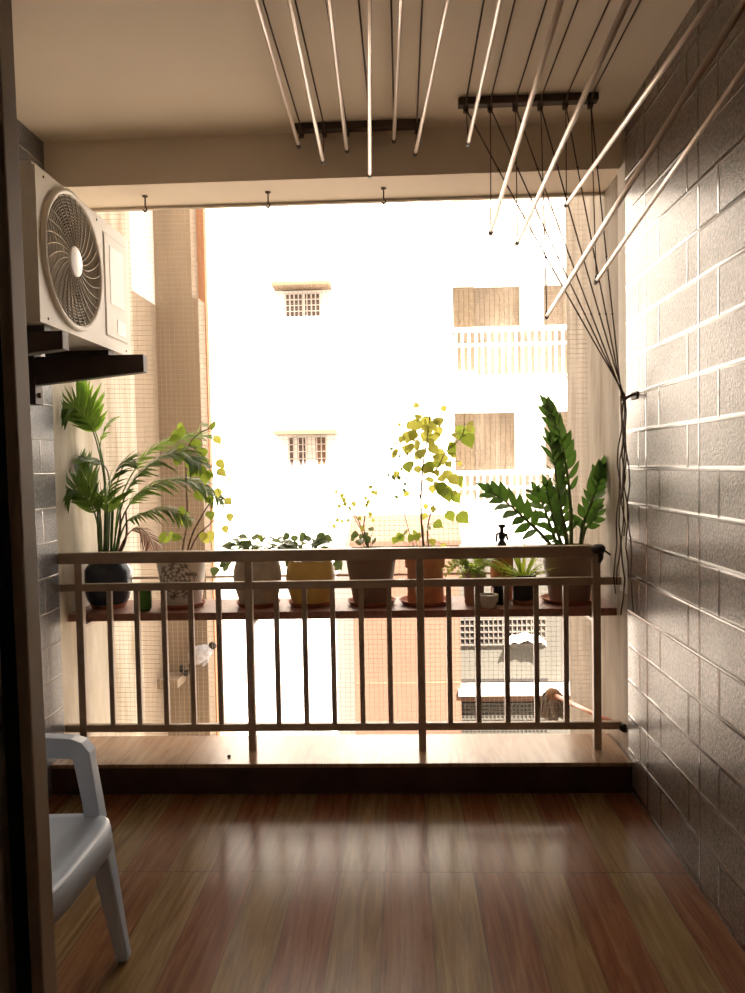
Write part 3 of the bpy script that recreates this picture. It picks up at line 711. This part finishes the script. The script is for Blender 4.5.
frond(pl, [pl.p(196,436,0), pl.p(205,430,-.02), pl.p(225,427,-.05), pl.p(250,430,-.08)], .06, 'palm', name='frond', start=.1, n=12, w=.004, stemr=.002)

# 4 grey bulbous pot, low plant
pl = Plant('potted_pothos', 'low leafy plant in a bulbous grey cement pot with leaves spilling left', 258, .118, .078, .225, 'bowl', 'pot_grey', 'bulbous grey cement pot', saucer='terracotta saucer under the bulbous grey pot', sr=1.4)
def low_leaves(pl, n, m, size, sprx, spry, z0, z1, name='leaves', shape=(.2,.85,1,.7,.3,0)):
    b = MB(); bs = MB()
    for k in range(n):
        a = RND.uniform(0, 2*PI); q = RND.uniform(.25, 1)
        p = pl.base+Vector((math.cos(a)*sprx*q, math.sin(a)*spry*q, RND.uniform(z0, z1)*(1.15-q*.4)))
        dr = Vector((math.cos(a), math.sin(a)*.6, RND.uniform(-.3, .6))); L = size*RND.uniform(.75, 1.2)
        b.leaf(p, dr, Vector((0,-.3,1))+rv(.5), L, L*.62, curve=.3, fold=.2, shape=shape)
        b.tube(bez([pl.base+Vector((math.cos(a)*.02, math.sin(a)*.02, 0)), pl.base.lerp(p, .6)+Vector((0,0,.02)), p], 4), .0016, 4)
    b.build(name, m, pl.t, smooth=True)
low_leaves(pl, 26, 'dull', .065, .13, .09, .03, .12); low_leaves(pl, 14, 'heart', .055, .11, .08, .06, .13)
leaves(pl, [(60,225),(75,240),(90,215),(30,255),(20,262),(140,118),(170,115),(190,120)], .045, 'dull', 'trailing_leaves', [pl.base+Vector((-.08,0,.02)), pl.base], (210,520), 4.967, dyr=.03)

# 5 yellow pot
pl = Plant('potted_shrub', 'dark leafy plant in a rounded mustard yellow pot', 311, .122, .082, .215, 'bowl', 'pot_yellow', 'mustard yellow pot', saucer='terracotta saucer under the mustard yellow pot', sr=1.38)
low_leaves(pl, 46, 'dull', .07, .125, .10, .0, .10); low_leaves(pl, 24, 'zz', .06, .12, .09, .01, .09)
leaves(pl, [(375,85),(420,95),(455,90),(490,90),(560,90),(590,95),(540,100),(570,240),(630,240),(390,210),(640,225)], .055, 'dull', 'leaves', [pl.base], (210,520), 4.967, dyr=.06, petiole=False)

# 6 brown woven pot, sparse plant
pl = Plant('potted_sapling', 'sparse thin-stemmed plant in a tapered brown woven-pattern pot', 371.5, .128, .085, .262, 'taper', 'pot_wicker', 'brown woven-pattern pot', saucer='terracotta saucer under the brown woven pot', sr=1.42)
B = pl.base
s1 = pl.stem([B, pl.p(363,535), pl.p(358,520), pl.p(346,505,.02), pl.p(338,492,.03)], .004, .0015)
s2 = pl.stem([B, pl.p(364,530,-.01), pl.p(366,510,-.02), pl.p(370,494,-.03), pl.p(373,487,-.03)], .004, .0012)
s3 = pl.stem([s1[10], pl.p(350,512,-.02), pl.p(340,515,-.02), pl.p(335,524,-.03)], .002, .001)
an = s1+s2+s3
leaves(pl, [(30,460),(60,480),(75,520),(45,530),(40,600),(60,605),(90,600),(120,520),(150,545),(175,490),(200,435),(215,460),(230,465),(180,525),(200,570),(215,600),(150,590),(160,640),(20,630),(70,500),(100,540),(190,510)], .026, 'lime', 'leaves', an, (330,400), 4.967, dyr=.05)
leaves(pl, [(130,690),(150,680),(120,670),(160,700),(180,690),(140,705),(110,690),(200,640),(215,700),(175,665)], .04, 'dull', 'leaves', [B], (330,400), 4.967, dyr=.05)

# 7 terracotta pot, tall lime plant
pl = Plant('potted_bush', 'tall lime-leaved plant in a banded terracotta pot', 425.5, .094, .086, .235, 'cyl', 'terra', 'banded terracotta pot', saucer='wide terracotta saucer under the banded terracotta pot', sr=1.5)
B = pl.base
s1 = pl.stem([B, pl.p(422,530), pl.p(421,500), pl.p(423,465), pl.p(427,440), pl.p(430,412), pl.p(428,406)], .006, .0018)
s2 = pl.stem([B+Vector((.02,.01,0)), pl.p(428,525,.02), pl.p(436,500,.04), pl.p(446,475,.05), pl.p(452,462,.05)], .004, .0015)
s3 = pl.stem([s1[20], pl.p(436,470,-.02), pl.p(446,452,-.04), pl.p(462,436,-.05), pl.p(465,412,-.05)], .003, .0012)
s4 = pl.stem([B+Vector((-.03,0,0)), pl.p(410,535,-.02), pl.p(400,495,-.03), pl.p(395,470,-.03), pl.p(391,440,-.03)], .0022, .0008)
s5 = pl.stem([s1[16], pl.p(412,470,.02), pl.p(408,455,.03), pl.p(404,440,.03), pl.p(406,425,.03)], .003, .0012)
an = s1+s2+s3+s5; EX = []
leaves(pl, [(400,130),(425,130),(480,115),(410,180),(490,165),(540,160),(500,210),(400,235),(435,280),(520,250),(540,270),(500,335),(530,350),(560,300),(590,380),(620,400),(500,400),(470,140),(520,190),(470,190),(450,270),(430,230),(380,250),(515,130),(540,110),(385,190),(480,350),(550,390)], .056, 'lime', 'leaves', an, (330,400), 4.967, wr=.85)
leaves(pl, [(390,335),(520,320),(650,150),(695,160),(690,205),(610,250),(580,450),(590,480),(630,490),(600,580),(665,590),(540,620),(560,460),(640,180),(640,400),(550,440),(490,340)], .066, 'heart', 'leaves', an, (330,400), 4.967, wr=.85)
for k in range(46):
    q = an[RND.randrange(12, len(an))]; EX.append((q, rv(.06)))
b = MB()
for q, o_ in EX:
    p_ = q+Vector((o_.x*1.2, o_.y, o_.z*.8)); dr = (o_.normalized()*.5+Vector((0,0,-.6))+rv(.3)).normalized(); L = .042*RND.uniform(.7, 1.2)
    b.leaf(p_, dr, Vector((RND.uniform(-.5,.5), -1, .4)), L, L*.82, curve=.15, fold=.18, shape=(.3, .8, .98, 1.0, .88, .66, .38, .14, .0)); b.tube([q, p_], .0012, 4)
b.build('leaves', 'lime', pl.t, smooth=True)
leaves(pl, [(490,640),(340,680),(350,690),(420,665),(320,700),(370,660),(400,690),(460,640),(440,670)], .045, 'heart', 'leaves', [B], (330,400), 4.967)
leaves(pl, [(305,245),(300,290),(345,280),(350,300),(290,375),(320,395),(345,390),(380,390),(375,420),(370,450),(330,485),(355,345),(310,385)], .022, 'dull', 'leaves', s4, (330,400), 4.967, dyr=.03)
low_leaves(pl, 16, 'dull', .045, .085, .08, .0, .05)

# 8 fern
pl = Plant('potted_fern', 'bright spreading fern in a small pinkish clay pot beside the terracotta pot', 474, .053, .042, .155, 'taper', 'pot_pink', 'small pinkish clay pot', Y=3.70)
B = pl.base
for k in range(22):
    a = RND.uniform(0, 2*PI); R_ = RND.uniform(.10, .18); hz = RND.uniform(.03, .11)
    tip = B+Vector((math.cos(a)*R_+.02, math.sin(a)*R_*.55, hz-.06)); mid = B+Vector((math.cos(a)*R_*.5+.01, math.sin(a)*R_*.28, hz))
    frond(pl, [B, B.lerp(mid, .5)+Vector((0,0,.02)), mid, tip], .030, 'fern', start=.25, n=11, w=.009, droop=.2, stemr=.0018, spread=1.0)
# small pots beside it
def plain_pot(px, r1, r0, h, m, lab, Y):
    x = atY(px, 600, Y).x
    o = MB().lathe((x, Y, SZ), pot_profile('taper', r1, r0, h), 28).build('plant_pot', m, None, smooth=True, origin=(x, Y, SZ))
    mm = o.modifiers.new('es', 'EDGE_SPLIT'); mm.split_angle = math.radians(38)
    return tag(o, lab, 'pot', 'small pots among the plants')
plain_pot(488.5, .041, .032, .062, 'pot_pale', 'small pale grey pot standing in front of the fern', 3.60)
plain_pot(500.5, .040, .034, .115, 'pot_black', 'small black pot between the pale grey pot and the spiky plant', 3.70)
plain_pot(502, .062, .048, .245, 'terra', 'terracotta pot standing at the back beneath the dark sprayer', 3.82)
# sprayer
p = atY(502, 545, 3.905); p.z = SZ
spb = thing('spray_bottle', 'dark trigger spray bottle showing above the top rail', 'bottle', (p.x, 3.905, SZ))
p = Vector((p.x, 3.905, SZ)); zt = atY(502, 524, 3.905).z
MB().lathe(p, [(0,0),(.030,0),(.033,.01),(.033,.22),(.024,.265),(.012,.285),(.012,zt-SZ-.06)], 24).build('body', 'pot_black', spb, smooth=True)
MB().lathe(p+Vector((0,0,zt-SZ-.075)), [(.017,0),(.017,.024),(.010,.03),(.010,.055),(.018,.06),(.020,.072),(0,.076)], 18).build('pump_head', 'pot_black', spb, smooth=True)
MB().tube([p+Vector((.005,0,zt-SZ-.05)), p+Vector((.022,-.004,zt-SZ-.055)), p+Vector((.03,-.006,zt-SZ-.085))], [.009,.008,.005]).build('trigger', 'pot_black', spb, smooth=True)
MB().tube([p+Vector((0,0,zt-SZ-.045)), p+Vector((-.025,-.004,zt-SZ-.05)), p+Vector((-.03,-.004,zt-SZ-.09))], [.008,.007,.006]).build('nozzle', 'pot_black', spb, smooth=True)

# 10 spiky plant in black pot
pl = Plant('potted_spider_plant', 'spiky grass-leaved plant in a black pot left of the big brown pot', 523.5, .054, .046, .135, 'taper', 'pot_black', 'black pot', saucer='terracotta saucer under the spiky plant', Y=3.69, sr=1.25)
b = MB(); B = pl.base
for k in range(44):
    a = RND.uniform(0, 2*PI); q = RND.uniform(.15, 1)
    dr = Vector((math.cos(a)*q, math.sin(a)*q*.8, 1.0-.45*q)); b.leaf(B+Vector((math.cos(a)*.015, math.sin(a)*.015, 0)), dr, Vector((math.cos(a)*-.6, math.sin(a)*-.6, .8)), RND.uniform(.12, .22), .011, curve=RND.uniform(.1, .45), fold=.4, shape=(.8, 1, 1, .9, .6, 0))
b.build('leaves', 'fern', pl.t)

# 11 ZZ plant in the big brown pot
pl = Plant('potted_zz_plant', 'large dark glossy plant with upright stalks in the big brown pot at the right end', 569.5, .134, .092, .262, 'taper', 'pot_big', 'big plain brown pot', saucer='terracotta saucer under the big brown pot', sr=1.5)
B = pl.base
def zz(pts, L, n, W=.44, start=.25, sr=.010, spread=.85, tipup=.6, up=(0,-1,.25), m='zz'):
    P = bez(pts, 12); N = len(P); st_ = MB().tube(P, [sr*(1-.8*k/(N-1)) for k in range(N)], 8).build('stalk', 'stem_g', pl.t, smooth=True)
    b = MB()
    for k in range(n):
        t = start+(1-start)*(k+.3)/n; i = min(N-2, int(t*(N-1))); p = P[i].lerp(P[i+1], t*(N-1)-i); tg = (P[i+1]-P[i]).normalized()
        sd = tg.cross(Vector(up)).normalized(); sg = 1 if k % 2 else -1; q = (t-start)/(1-start)
        ll = L*(.75+.35*math.sin(PI*min(1, q*.85+.1)))*RND.uniform(.9, 1.1)*(1 if q < .9 else .8)
        dr = tg*(tipup+.4*q)+sd*sg*spread*(1-.5*q)+Vector((0, RND.uniform(-.35, .35), 0))
        b.leaf(p, dr, Vector(up)+rv(.6), ll, ll*W, curve=.12, fold=.22, shape=(.2, .78, 1.0, .85, .5, .0))
    tg = (P[-1]-P[-3]).normalized(); b.leaf(P[-1]-tg*.01, tg, Vector(up), L*.9, L*W*.9, shape=(.3, .85, 1, .8, .4, 0))
    b.build('leaflets', m, st_, smooth=True)
zz([B+Vector((.01,0,0)), pl.p(571,515,0), pl.p(568,480,0), pl.p(563,450,.0), pl.p(556,425,-.02), pl.p(548,408,-.04)], .105, 22, W=.40, start=.30, spread=.75, up=(.55,-1,.2))
zz([B+Vector((-.01,-.02,0)), pl.p(562,515,-.04), pl.p(557,485,-.06), pl.p(554,462,-.07), pl.p(549,440,-.06)], .095, 18, W=.34, start=.25, up=(.3,-.6,1))
zz([B+Vector((-.06,-.02,0)), pl.p(540,533,-.03), pl.p(524,518,-.06), pl.p(507,503,-.09), pl.p(490,491,-.11)], .10, 14, W=.46, start=.28, up=(.1,-1,.6), tipup=.35)
zz([B+Vector((-.04,.03,0)), pl.p(550,525,.05), pl.p(543,505,.07), pl.p(537,492,.08)], .085, 12, W=.46, start=.15, up=(.1,-1,.4), tipup=.3)
zz([B+Vector((-.03,-.04,0)), pl.p(556,528,-.07), pl.p(550,505,-.10), pl.p(546,486,-.12)], .085, 13, W=.42, start=.12, up=(.2,-.8,.6))
zz([B+Vector((.05,0,0)), pl.p(583,525,0), pl.p(591,503,0), pl.p(598,482,0), pl.p(602,468,0)], .085, 18, W=.50, start=.22, up=(.2,-1,.2), spread=.7)
zz([B+Vector((.055,.02,0)), pl.p(585,530,.02), pl.p(594,518,.03), pl.p(599,508,.03)], .06, 8, W=.55, start=.3)
zz([B+Vector((.0,.03,0)), pl.p(566,530,.02), pl.p(562,512,.04), pl.p(562,495,.05)], .08, 10, W=.42, start=.2)

# ------------------------------------------------------------------ pole with mop bundle, pebble
pA, pB = atX(624, 729, XR-.012), atX(556, 697.5, XR-.04)
pA = atY(624, 728, 3.44); pB = atY(553, 694.5, 4.45)
mp = thing('mop', 'pinkish long-handled mop poking under the bottom rail with its grey head outside', 'mop', pA)
MB().tube([pA, pB], .0125, 12).build('handle', 'pole', mp, smooth=True)
dv = (pB-pA).normalized(); MB().tube([pA-dv*.012, pA+dv*.02], .018, 12).build('end_cap', 'capdark', mp, smooth=True)
b = MB(); 
for k in range(60):
    a = RND.uniform(0, 2*PI); q = RND.uniform(.2, 1)
    e = pB+Vector((math.cos(a)*.09*q, math.sin(a)*.08*q, -.06-.10*(1-q*.5)))
    b.tube(bez([pB+rv(.012), pB.lerp(e, .5)+Vector((0,0,.045))+rv(.015), e+rv(.01)], 4), .008, 5)
b.build('mop_head', 'mop', mp, smooth=True)
MB().tube([pB-dv*.06, pB-dv*.02, pB+dv*.04], [.02,.04,.035], 10).build('mop_collar', 'brownlump', mp, smooth=True)
pp = atZ(229, 757, KH)
b = MB().lathe(pp, [(0,0),(.007,.001),(.009,.005),(.005,.009),(0,.01)], 9); tag(b.build('pebble', 'pebble', None, smooth=True, origin=pp), 'tiny dark pebble lying on the kerb top', 'pebble')

# ------------------------------------------------------------------ outside: buildings
GZ = -12.0
struct('ground', MB().box((-60, 4.7, GZ-.3), (60, 80, GZ)), 'ground', 'pale concrete ground between the buildings')
BY = 16.5
ab = thing('apartment_building', 'tall white apartment building straight across with small windows and balconies at right', 'building', (-1.5, BY, GZ))
def P(x, y, Y=BY): return atY(x, y, Y)
xw0, xw1 = P(200, 460).x, P(455, 460).x
MB().box((xw0-1.2, BY, GZ), (xw1, BY+9, 18)).build('wall', 'facade', ab)
XB1 = P(640, 460).x
def bld_window(x0, x1, y0, y1, bars, pm=('pane','pane'), chj=None, split=None, proj=.55):
    a, c_ = P(x0, y1), P(x1, y0)
    fr = MB().box((a.x-.06, BY-.05, a.z-.06), (c_.x+.06, BY-.001, c_.z+.06)).build('window', 'facade', ab)
    xs = [a.x, c_.x] if split is None else [a.x]+[P(s, y0).x for s in split]+[c_.x]
    for k in range(0, len(xs), 2):
        MB().box((xs[k], BY-.06, a.z), (xs[k+1], BY-.051, c_.z)).build('pane', pm[k//2 % len(pm)], fr)
    g = MB()
    nb_ = bars
    for k in range(nb_+1):
        x = a.x+(c_.x-a.x)*k/nb_; g.box((x-.012, BY-.085, a.z), (x+.012, BY-.062, c_.z))
    for k in range(5):
        z = a.z+(c_.z-a.z)*k/4; g.box((a.x, BY-.08, z-.010), (c_.x, BY-.066, z+.010))
    g.build('window_bars', 'wgrille', fr)
    if chj:
        l, rr = P(chj[0], chj[2]), P(chj[1], chj[2])
        MB().add([(l.x, BY, l.z), (rr.x, BY, l.z), (rr.x, BY-proj, l.z-.05), (l.x, BY-proj, l.z-.05), (l.x, BY, l.z-.12), (rr.x, BY, l.z-.12), (rr.x, BY-proj, l.z-.12), (l.x, BY-proj, l.z-.12)],
                 [(0,3,2,1),(4,5,6,7),(3,7,6,2),(0,4,7,3),(1,2,6,5),(0,1,5,4)]).build('window_hood', 'chajja', ab)
bld_window(286.5, 320, 294, 318, 8, split=(302, 305), chj=(275, 332, 285.5))
bld_window(290, 326, 437, 466, 8, pm=('pane','pane','pane2'), split=(294.5, 297.5, 305.5, 315.5), chj=(277, 338, 430))
bld_window(298, 313, 728, 738, 4); bld_window(316, 331, 728, 738, 4)
for (x, y) in ((280, 275.5), (284, 419.5)):
    c_ = P(x, y, BY-.06); MB().tube([c_+Vector((math.cos(q/20*2*PI)*.085, 0, math.sin(q/20*2*PI)*.085)) for q in range(21)], .022, 8, cap=False).build('duct_ring', 'wgrille', ab, smooth=True)
# balcony stack at the right
MB().box((xw1, BY+1.6, P(460,524).z), (XB1, BY+9, 18)).build('balcony_back_wall', 'recess', ab)
def balcony(y_top, y_bot, rail_top, lab=None):
    zt_, zb_ = P(500, y_top).z, P(500, y_bot).z
    MB().box((xw1, BY-.1, zb_), (XB1, BY+1.6, zt_)).build('balcony_slab', 'facade', ab)
    zr = P(500, rail_top).z; g = MB()
    g.box((xw1, BY-.06, zr-.10), (XB1, BY, zr)); g.box((xw1, BY-.05, zt_+.05), (XB1, BY-.01, zt_+.10))
    if zr-zt_ > .9: g.box((xw1, BY-.05, zr-.40), (XB1, BY-.01, zr-.34))
    k = 0; x = xw1+.05
    while x < XB1: g.box((x-.025, BY-.045, zt_), (x+.025, BY-.015, zr)); x += .14
    g.build('balcony_rail', 'facade', ab)
balcony(242, 270, 203); balcony(380, 408, 327); balcony(520, 545, 470)
z0, z1 = P(500, 325).z, P(500, 270).z
for (xa, xb_, ya, yb) in ((455, 473, 270, 380), (455, 473, 408, 520)):
    a, c_ = P(xa, yb, BY+1.55), P(xb_, ya, BY+1.55); MB().box((xw1, BY+1.5, a.z), (c_.x, BY+1.599, c_.z)).build('balcony_door', 'beigedoor', ab)
for (xa, xb_, ya, yb) in ((520, 543, 272, 330), (515, 545, 410, 470)):
    a, c_ = P(xa, yb, BY+1.55), P(xb_, ya, BY+1.55); MB().box((a.x, BY+1.5, a.z), (c_.x, BY+1.599, c_.z)).build('balcony_panel', 'facade', ab)
# lower storey at the right, under the balconies
lw = thing('lower_wing', 'low grey-green wing below the balconies with barred window and dark lattices', 'building', (P(500,700).x, BY-.6, GZ))
LY = BY-.6
def LB(x0, y0, x1, y1, nm, m, t0=0.0, t1=.5, par=None):
    a, c_ = P(x0, y1, LY), P(x1, y0, LY); return MB().box((a.x, LY-t0, a.z), (c_.x, LY+t1, c_.z)).build(nm, m, par or lw)
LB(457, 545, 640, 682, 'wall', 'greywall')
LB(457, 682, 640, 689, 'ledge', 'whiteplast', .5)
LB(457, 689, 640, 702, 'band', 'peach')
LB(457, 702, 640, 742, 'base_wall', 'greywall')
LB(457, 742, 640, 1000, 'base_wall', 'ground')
LB(457.5, 678.5, 548, 681, 'painted_shade_line', 'darkgrille', .02)  # dark strip painted in for the line of shade above the ledge
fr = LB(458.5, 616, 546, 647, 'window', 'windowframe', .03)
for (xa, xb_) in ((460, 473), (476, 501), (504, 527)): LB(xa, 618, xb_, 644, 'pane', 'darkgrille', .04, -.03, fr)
g = MB(); a, c_ = P(460, 644, LY), P(545, 618, LY)
for k in range(19):
    x = a.x+(c_.x-a.x)*k/18; g.box((x-.011, LY-.09, a.z), (x+.011, LY-.06, c_.z))
for k in range(5):
    z = a.z+(c_.z-a.z)*k/4; g.box((a.x, LY-.10, z-.012), (c_.x, LY-.05, z+.012))
g.build('window_bars', 'windowframe', fr)
def lattice(x0, y0, x1, y1, rows):
    a, c_ = P(x0, y1, LY), P(x1, y0, LY); nx = 22; wd = (c_.x-a.x)/nx; hd = (c_.z-a.z)/rows
    pn = MB().box((a.x, LY-.012, a.z), (c_.x, LY-.001, c_.z)).build('lattice', 'darkgrille', lw); g = MB()
    for i in range(nx+1): g.box((a.x+i*wd-.013, LY-.04, a.z), (a.x+i*wd+.013, LY-.012, c_.z))
    for k in range(rows+1): g.box((a.x, LY-.035, a.z+k*hd-.016), (c_.x, LY-.012, a.z+k*hd+.016))
    g.build('lattice_bars', 'greywall', pn)
lattice(461, 703, 547, 719, 4); lattice(461, 729, 547, 737, 2)
# bright cloth on the window sill
cp = P(524, 640, LY-.25); b = MB()
g = []; 
for i in range(9):
    for j in range(7):
        uu, vv = i/8, j/6; g.append((cp.x-.32+uu*.75, LY-.42+vv*.3, cp.z+.22*math.sin(PI*(.15+.75*uu))*(.5+.5*vv)+.03*math.sin(i*2.1+j)-.10))
b.add(g, [(i*7+j, (i+1)*7+j, (i+1)*7+j+1, i*7+j+1) for i in range(8) for j in range(6)])
tag(b.build('white_cloth', 'whiteplast', None, smooth=True, origin=cp), 'white cloth draped over the barred window of the low wing', 'cloth')
# peach annex in front of the white building
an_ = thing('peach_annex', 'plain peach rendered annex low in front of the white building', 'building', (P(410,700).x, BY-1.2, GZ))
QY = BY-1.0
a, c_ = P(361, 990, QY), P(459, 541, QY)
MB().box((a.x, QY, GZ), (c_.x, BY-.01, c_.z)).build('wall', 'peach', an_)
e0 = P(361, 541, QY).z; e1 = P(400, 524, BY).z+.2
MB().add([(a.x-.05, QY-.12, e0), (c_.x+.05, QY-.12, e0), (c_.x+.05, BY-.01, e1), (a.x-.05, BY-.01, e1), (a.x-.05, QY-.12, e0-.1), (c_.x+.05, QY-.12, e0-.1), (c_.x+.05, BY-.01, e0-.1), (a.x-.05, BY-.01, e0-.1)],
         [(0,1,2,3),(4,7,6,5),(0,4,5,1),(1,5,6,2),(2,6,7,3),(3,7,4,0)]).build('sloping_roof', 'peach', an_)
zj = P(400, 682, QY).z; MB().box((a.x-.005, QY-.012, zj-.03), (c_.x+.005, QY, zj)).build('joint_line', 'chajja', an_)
# beige block on the left
LYb = 9.0; xs_ = atY(160, 460, LYb).x; xe_ = atY(196.5, 460, LYb).x; xp = atY(211, 460, LYb+.35).x
bl = thing('beige_block', 'beige neighbouring block at left with an upper side wall coloured as sunlit and peach corner', 'building', (xs_, LYb, GZ))
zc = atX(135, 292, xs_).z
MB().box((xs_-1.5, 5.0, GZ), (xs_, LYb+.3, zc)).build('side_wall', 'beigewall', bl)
MB().box((xs_-1.5, 5.0, zc), (xs_, LYb+.3, 16)).build('sunlit_upper_side_wall', 'whiteplast', bl)  # white colour stands in for sunlight on the upper part of this wall
zk = atY(195, 298, LYb).z
MB().box((xs_-.01, LYb, GZ), (atY(202.5, 460, LYb).x, LYb+.3, zk)).build('pipe_shaft', 'beigewall', bl)
MB().box((xs_-.01, LYb, zk), (xe_, LYb+.3, 16)).build('pipe_shaft', 'beigewall', bl)
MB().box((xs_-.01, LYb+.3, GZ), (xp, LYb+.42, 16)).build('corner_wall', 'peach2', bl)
zl = atY(170, 672, LYb).z
MB().box((xs_, LYb-.35, zl-.10), (atY(186, 672, LYb).x, LYb, zl)).build('ledge', 'beigewall', bl)
# bundle on that ledge corner
bp = atY(202, 655, LYb-.1)
bd = thing('cloth_bundle', 'pale grey bundle with a dark end hanging low on the beige shaft', 'bundle', bp)
b = MB().tube(bez([bp+Vector((-.14,0,-.04)), bp+Vector((-.05,-.02,.0)), bp+Vector((.05,-.02,.05)), bp+Vector((.12,0,.09))], 5), [.03,.07,.085,.10,.11,.10,.11,.10,.10,.09,.085,.08,.07,.06,.05,.04], 12); b.build('cloth', 'bundle', bd, smooth=True)
MB().lathe(bp+Vector((.13,-.01,.06)), [(0,0),(.035,.015),(.05,.05),(.035,.085),(0,.10)], 12).build('dark_end', 'pebble', bd, smooth=True)
for (dx, dz, rr) in ((-.10,-.08,.03), (.02,-.10,.028), (.06,-.06,.03)): MB().lathe(bp+Vector((dx,-.03,dz-.03)), [(0,0),(rr,.02),(rr,.05),(0,.07)], 10).build('fold', 'bundle', bd, smooth=True)
kp = atY(187, 672, LYb-.12); b = MB()
for k in range(7): b.lathe(kp+Vector((RND.uniform(-.07,.07), RND.uniform(-.03,.03), RND.uniform(-.06,.06))), [(0,-.03),(.03,-.01),(.035,.015),(0,.04)], 8)
tag(b.build('dark_tangle', 'pebble', None, smooth=True, origin=kp), 'small black tangle hanging beside the pale bundle', 'tangle')

# ------------------------------------------------------------------ light
w = bpy.data.worlds.new('sky'); bpy.context.scene.world = w; w.use_nodes = True
bg = w.node_tree.nodes['Background']; sky = w.node_tree.nodes.new('ShaderNodeTexSky')
sky.sky_type = 'HOSEK_WILKIE'; sky.turbidity = 6; sky.ground_albedo = .5; sky.sun_direction = Vector((.45, -.7, .75)).normalized()
mixn = w.node_tree.nodes.new('ShaderNodeMix'); mixn.data_type = 'RGBA'; mixn.inputs[0].default_value = .75
mixn.inputs[7].default_value = (1.0, .88, .77, 1)
w.node_tree.links.new(sky.outputs[0], mixn.inputs[6]); w.node_tree.links.new(mixn.outputs[2], bg.inputs[0]); bg.inputs[1].default_value = 1.6
sl = bpy.data.lights.new('sun', 'SUN'); sl.energy = 14.0; sl.angle = .02; sl.color = (1, .865, .735)
so = bpy.data.objects.new('sun', sl); C.objects.link(so); so.rotation_euler = Vector((-.28, .62, -.74)).to_track_quat('-Z', 'Y').to_euler()
sc = bpy.context.scene
sc.view_settings.view_transform = 'Standard'; sc.view_settings.look = 'None'; sc.view_settings.exposure = 1.55; sc.view_settings.gamma = 1.0
sc.cycles.max_bounces = 10; sc.cycles.diffuse_bounces = 6; sc.cycles.glossy_bounces = 4; sc.cycles.transmission_bounces = 6
sc.cycles.use_denoising = True
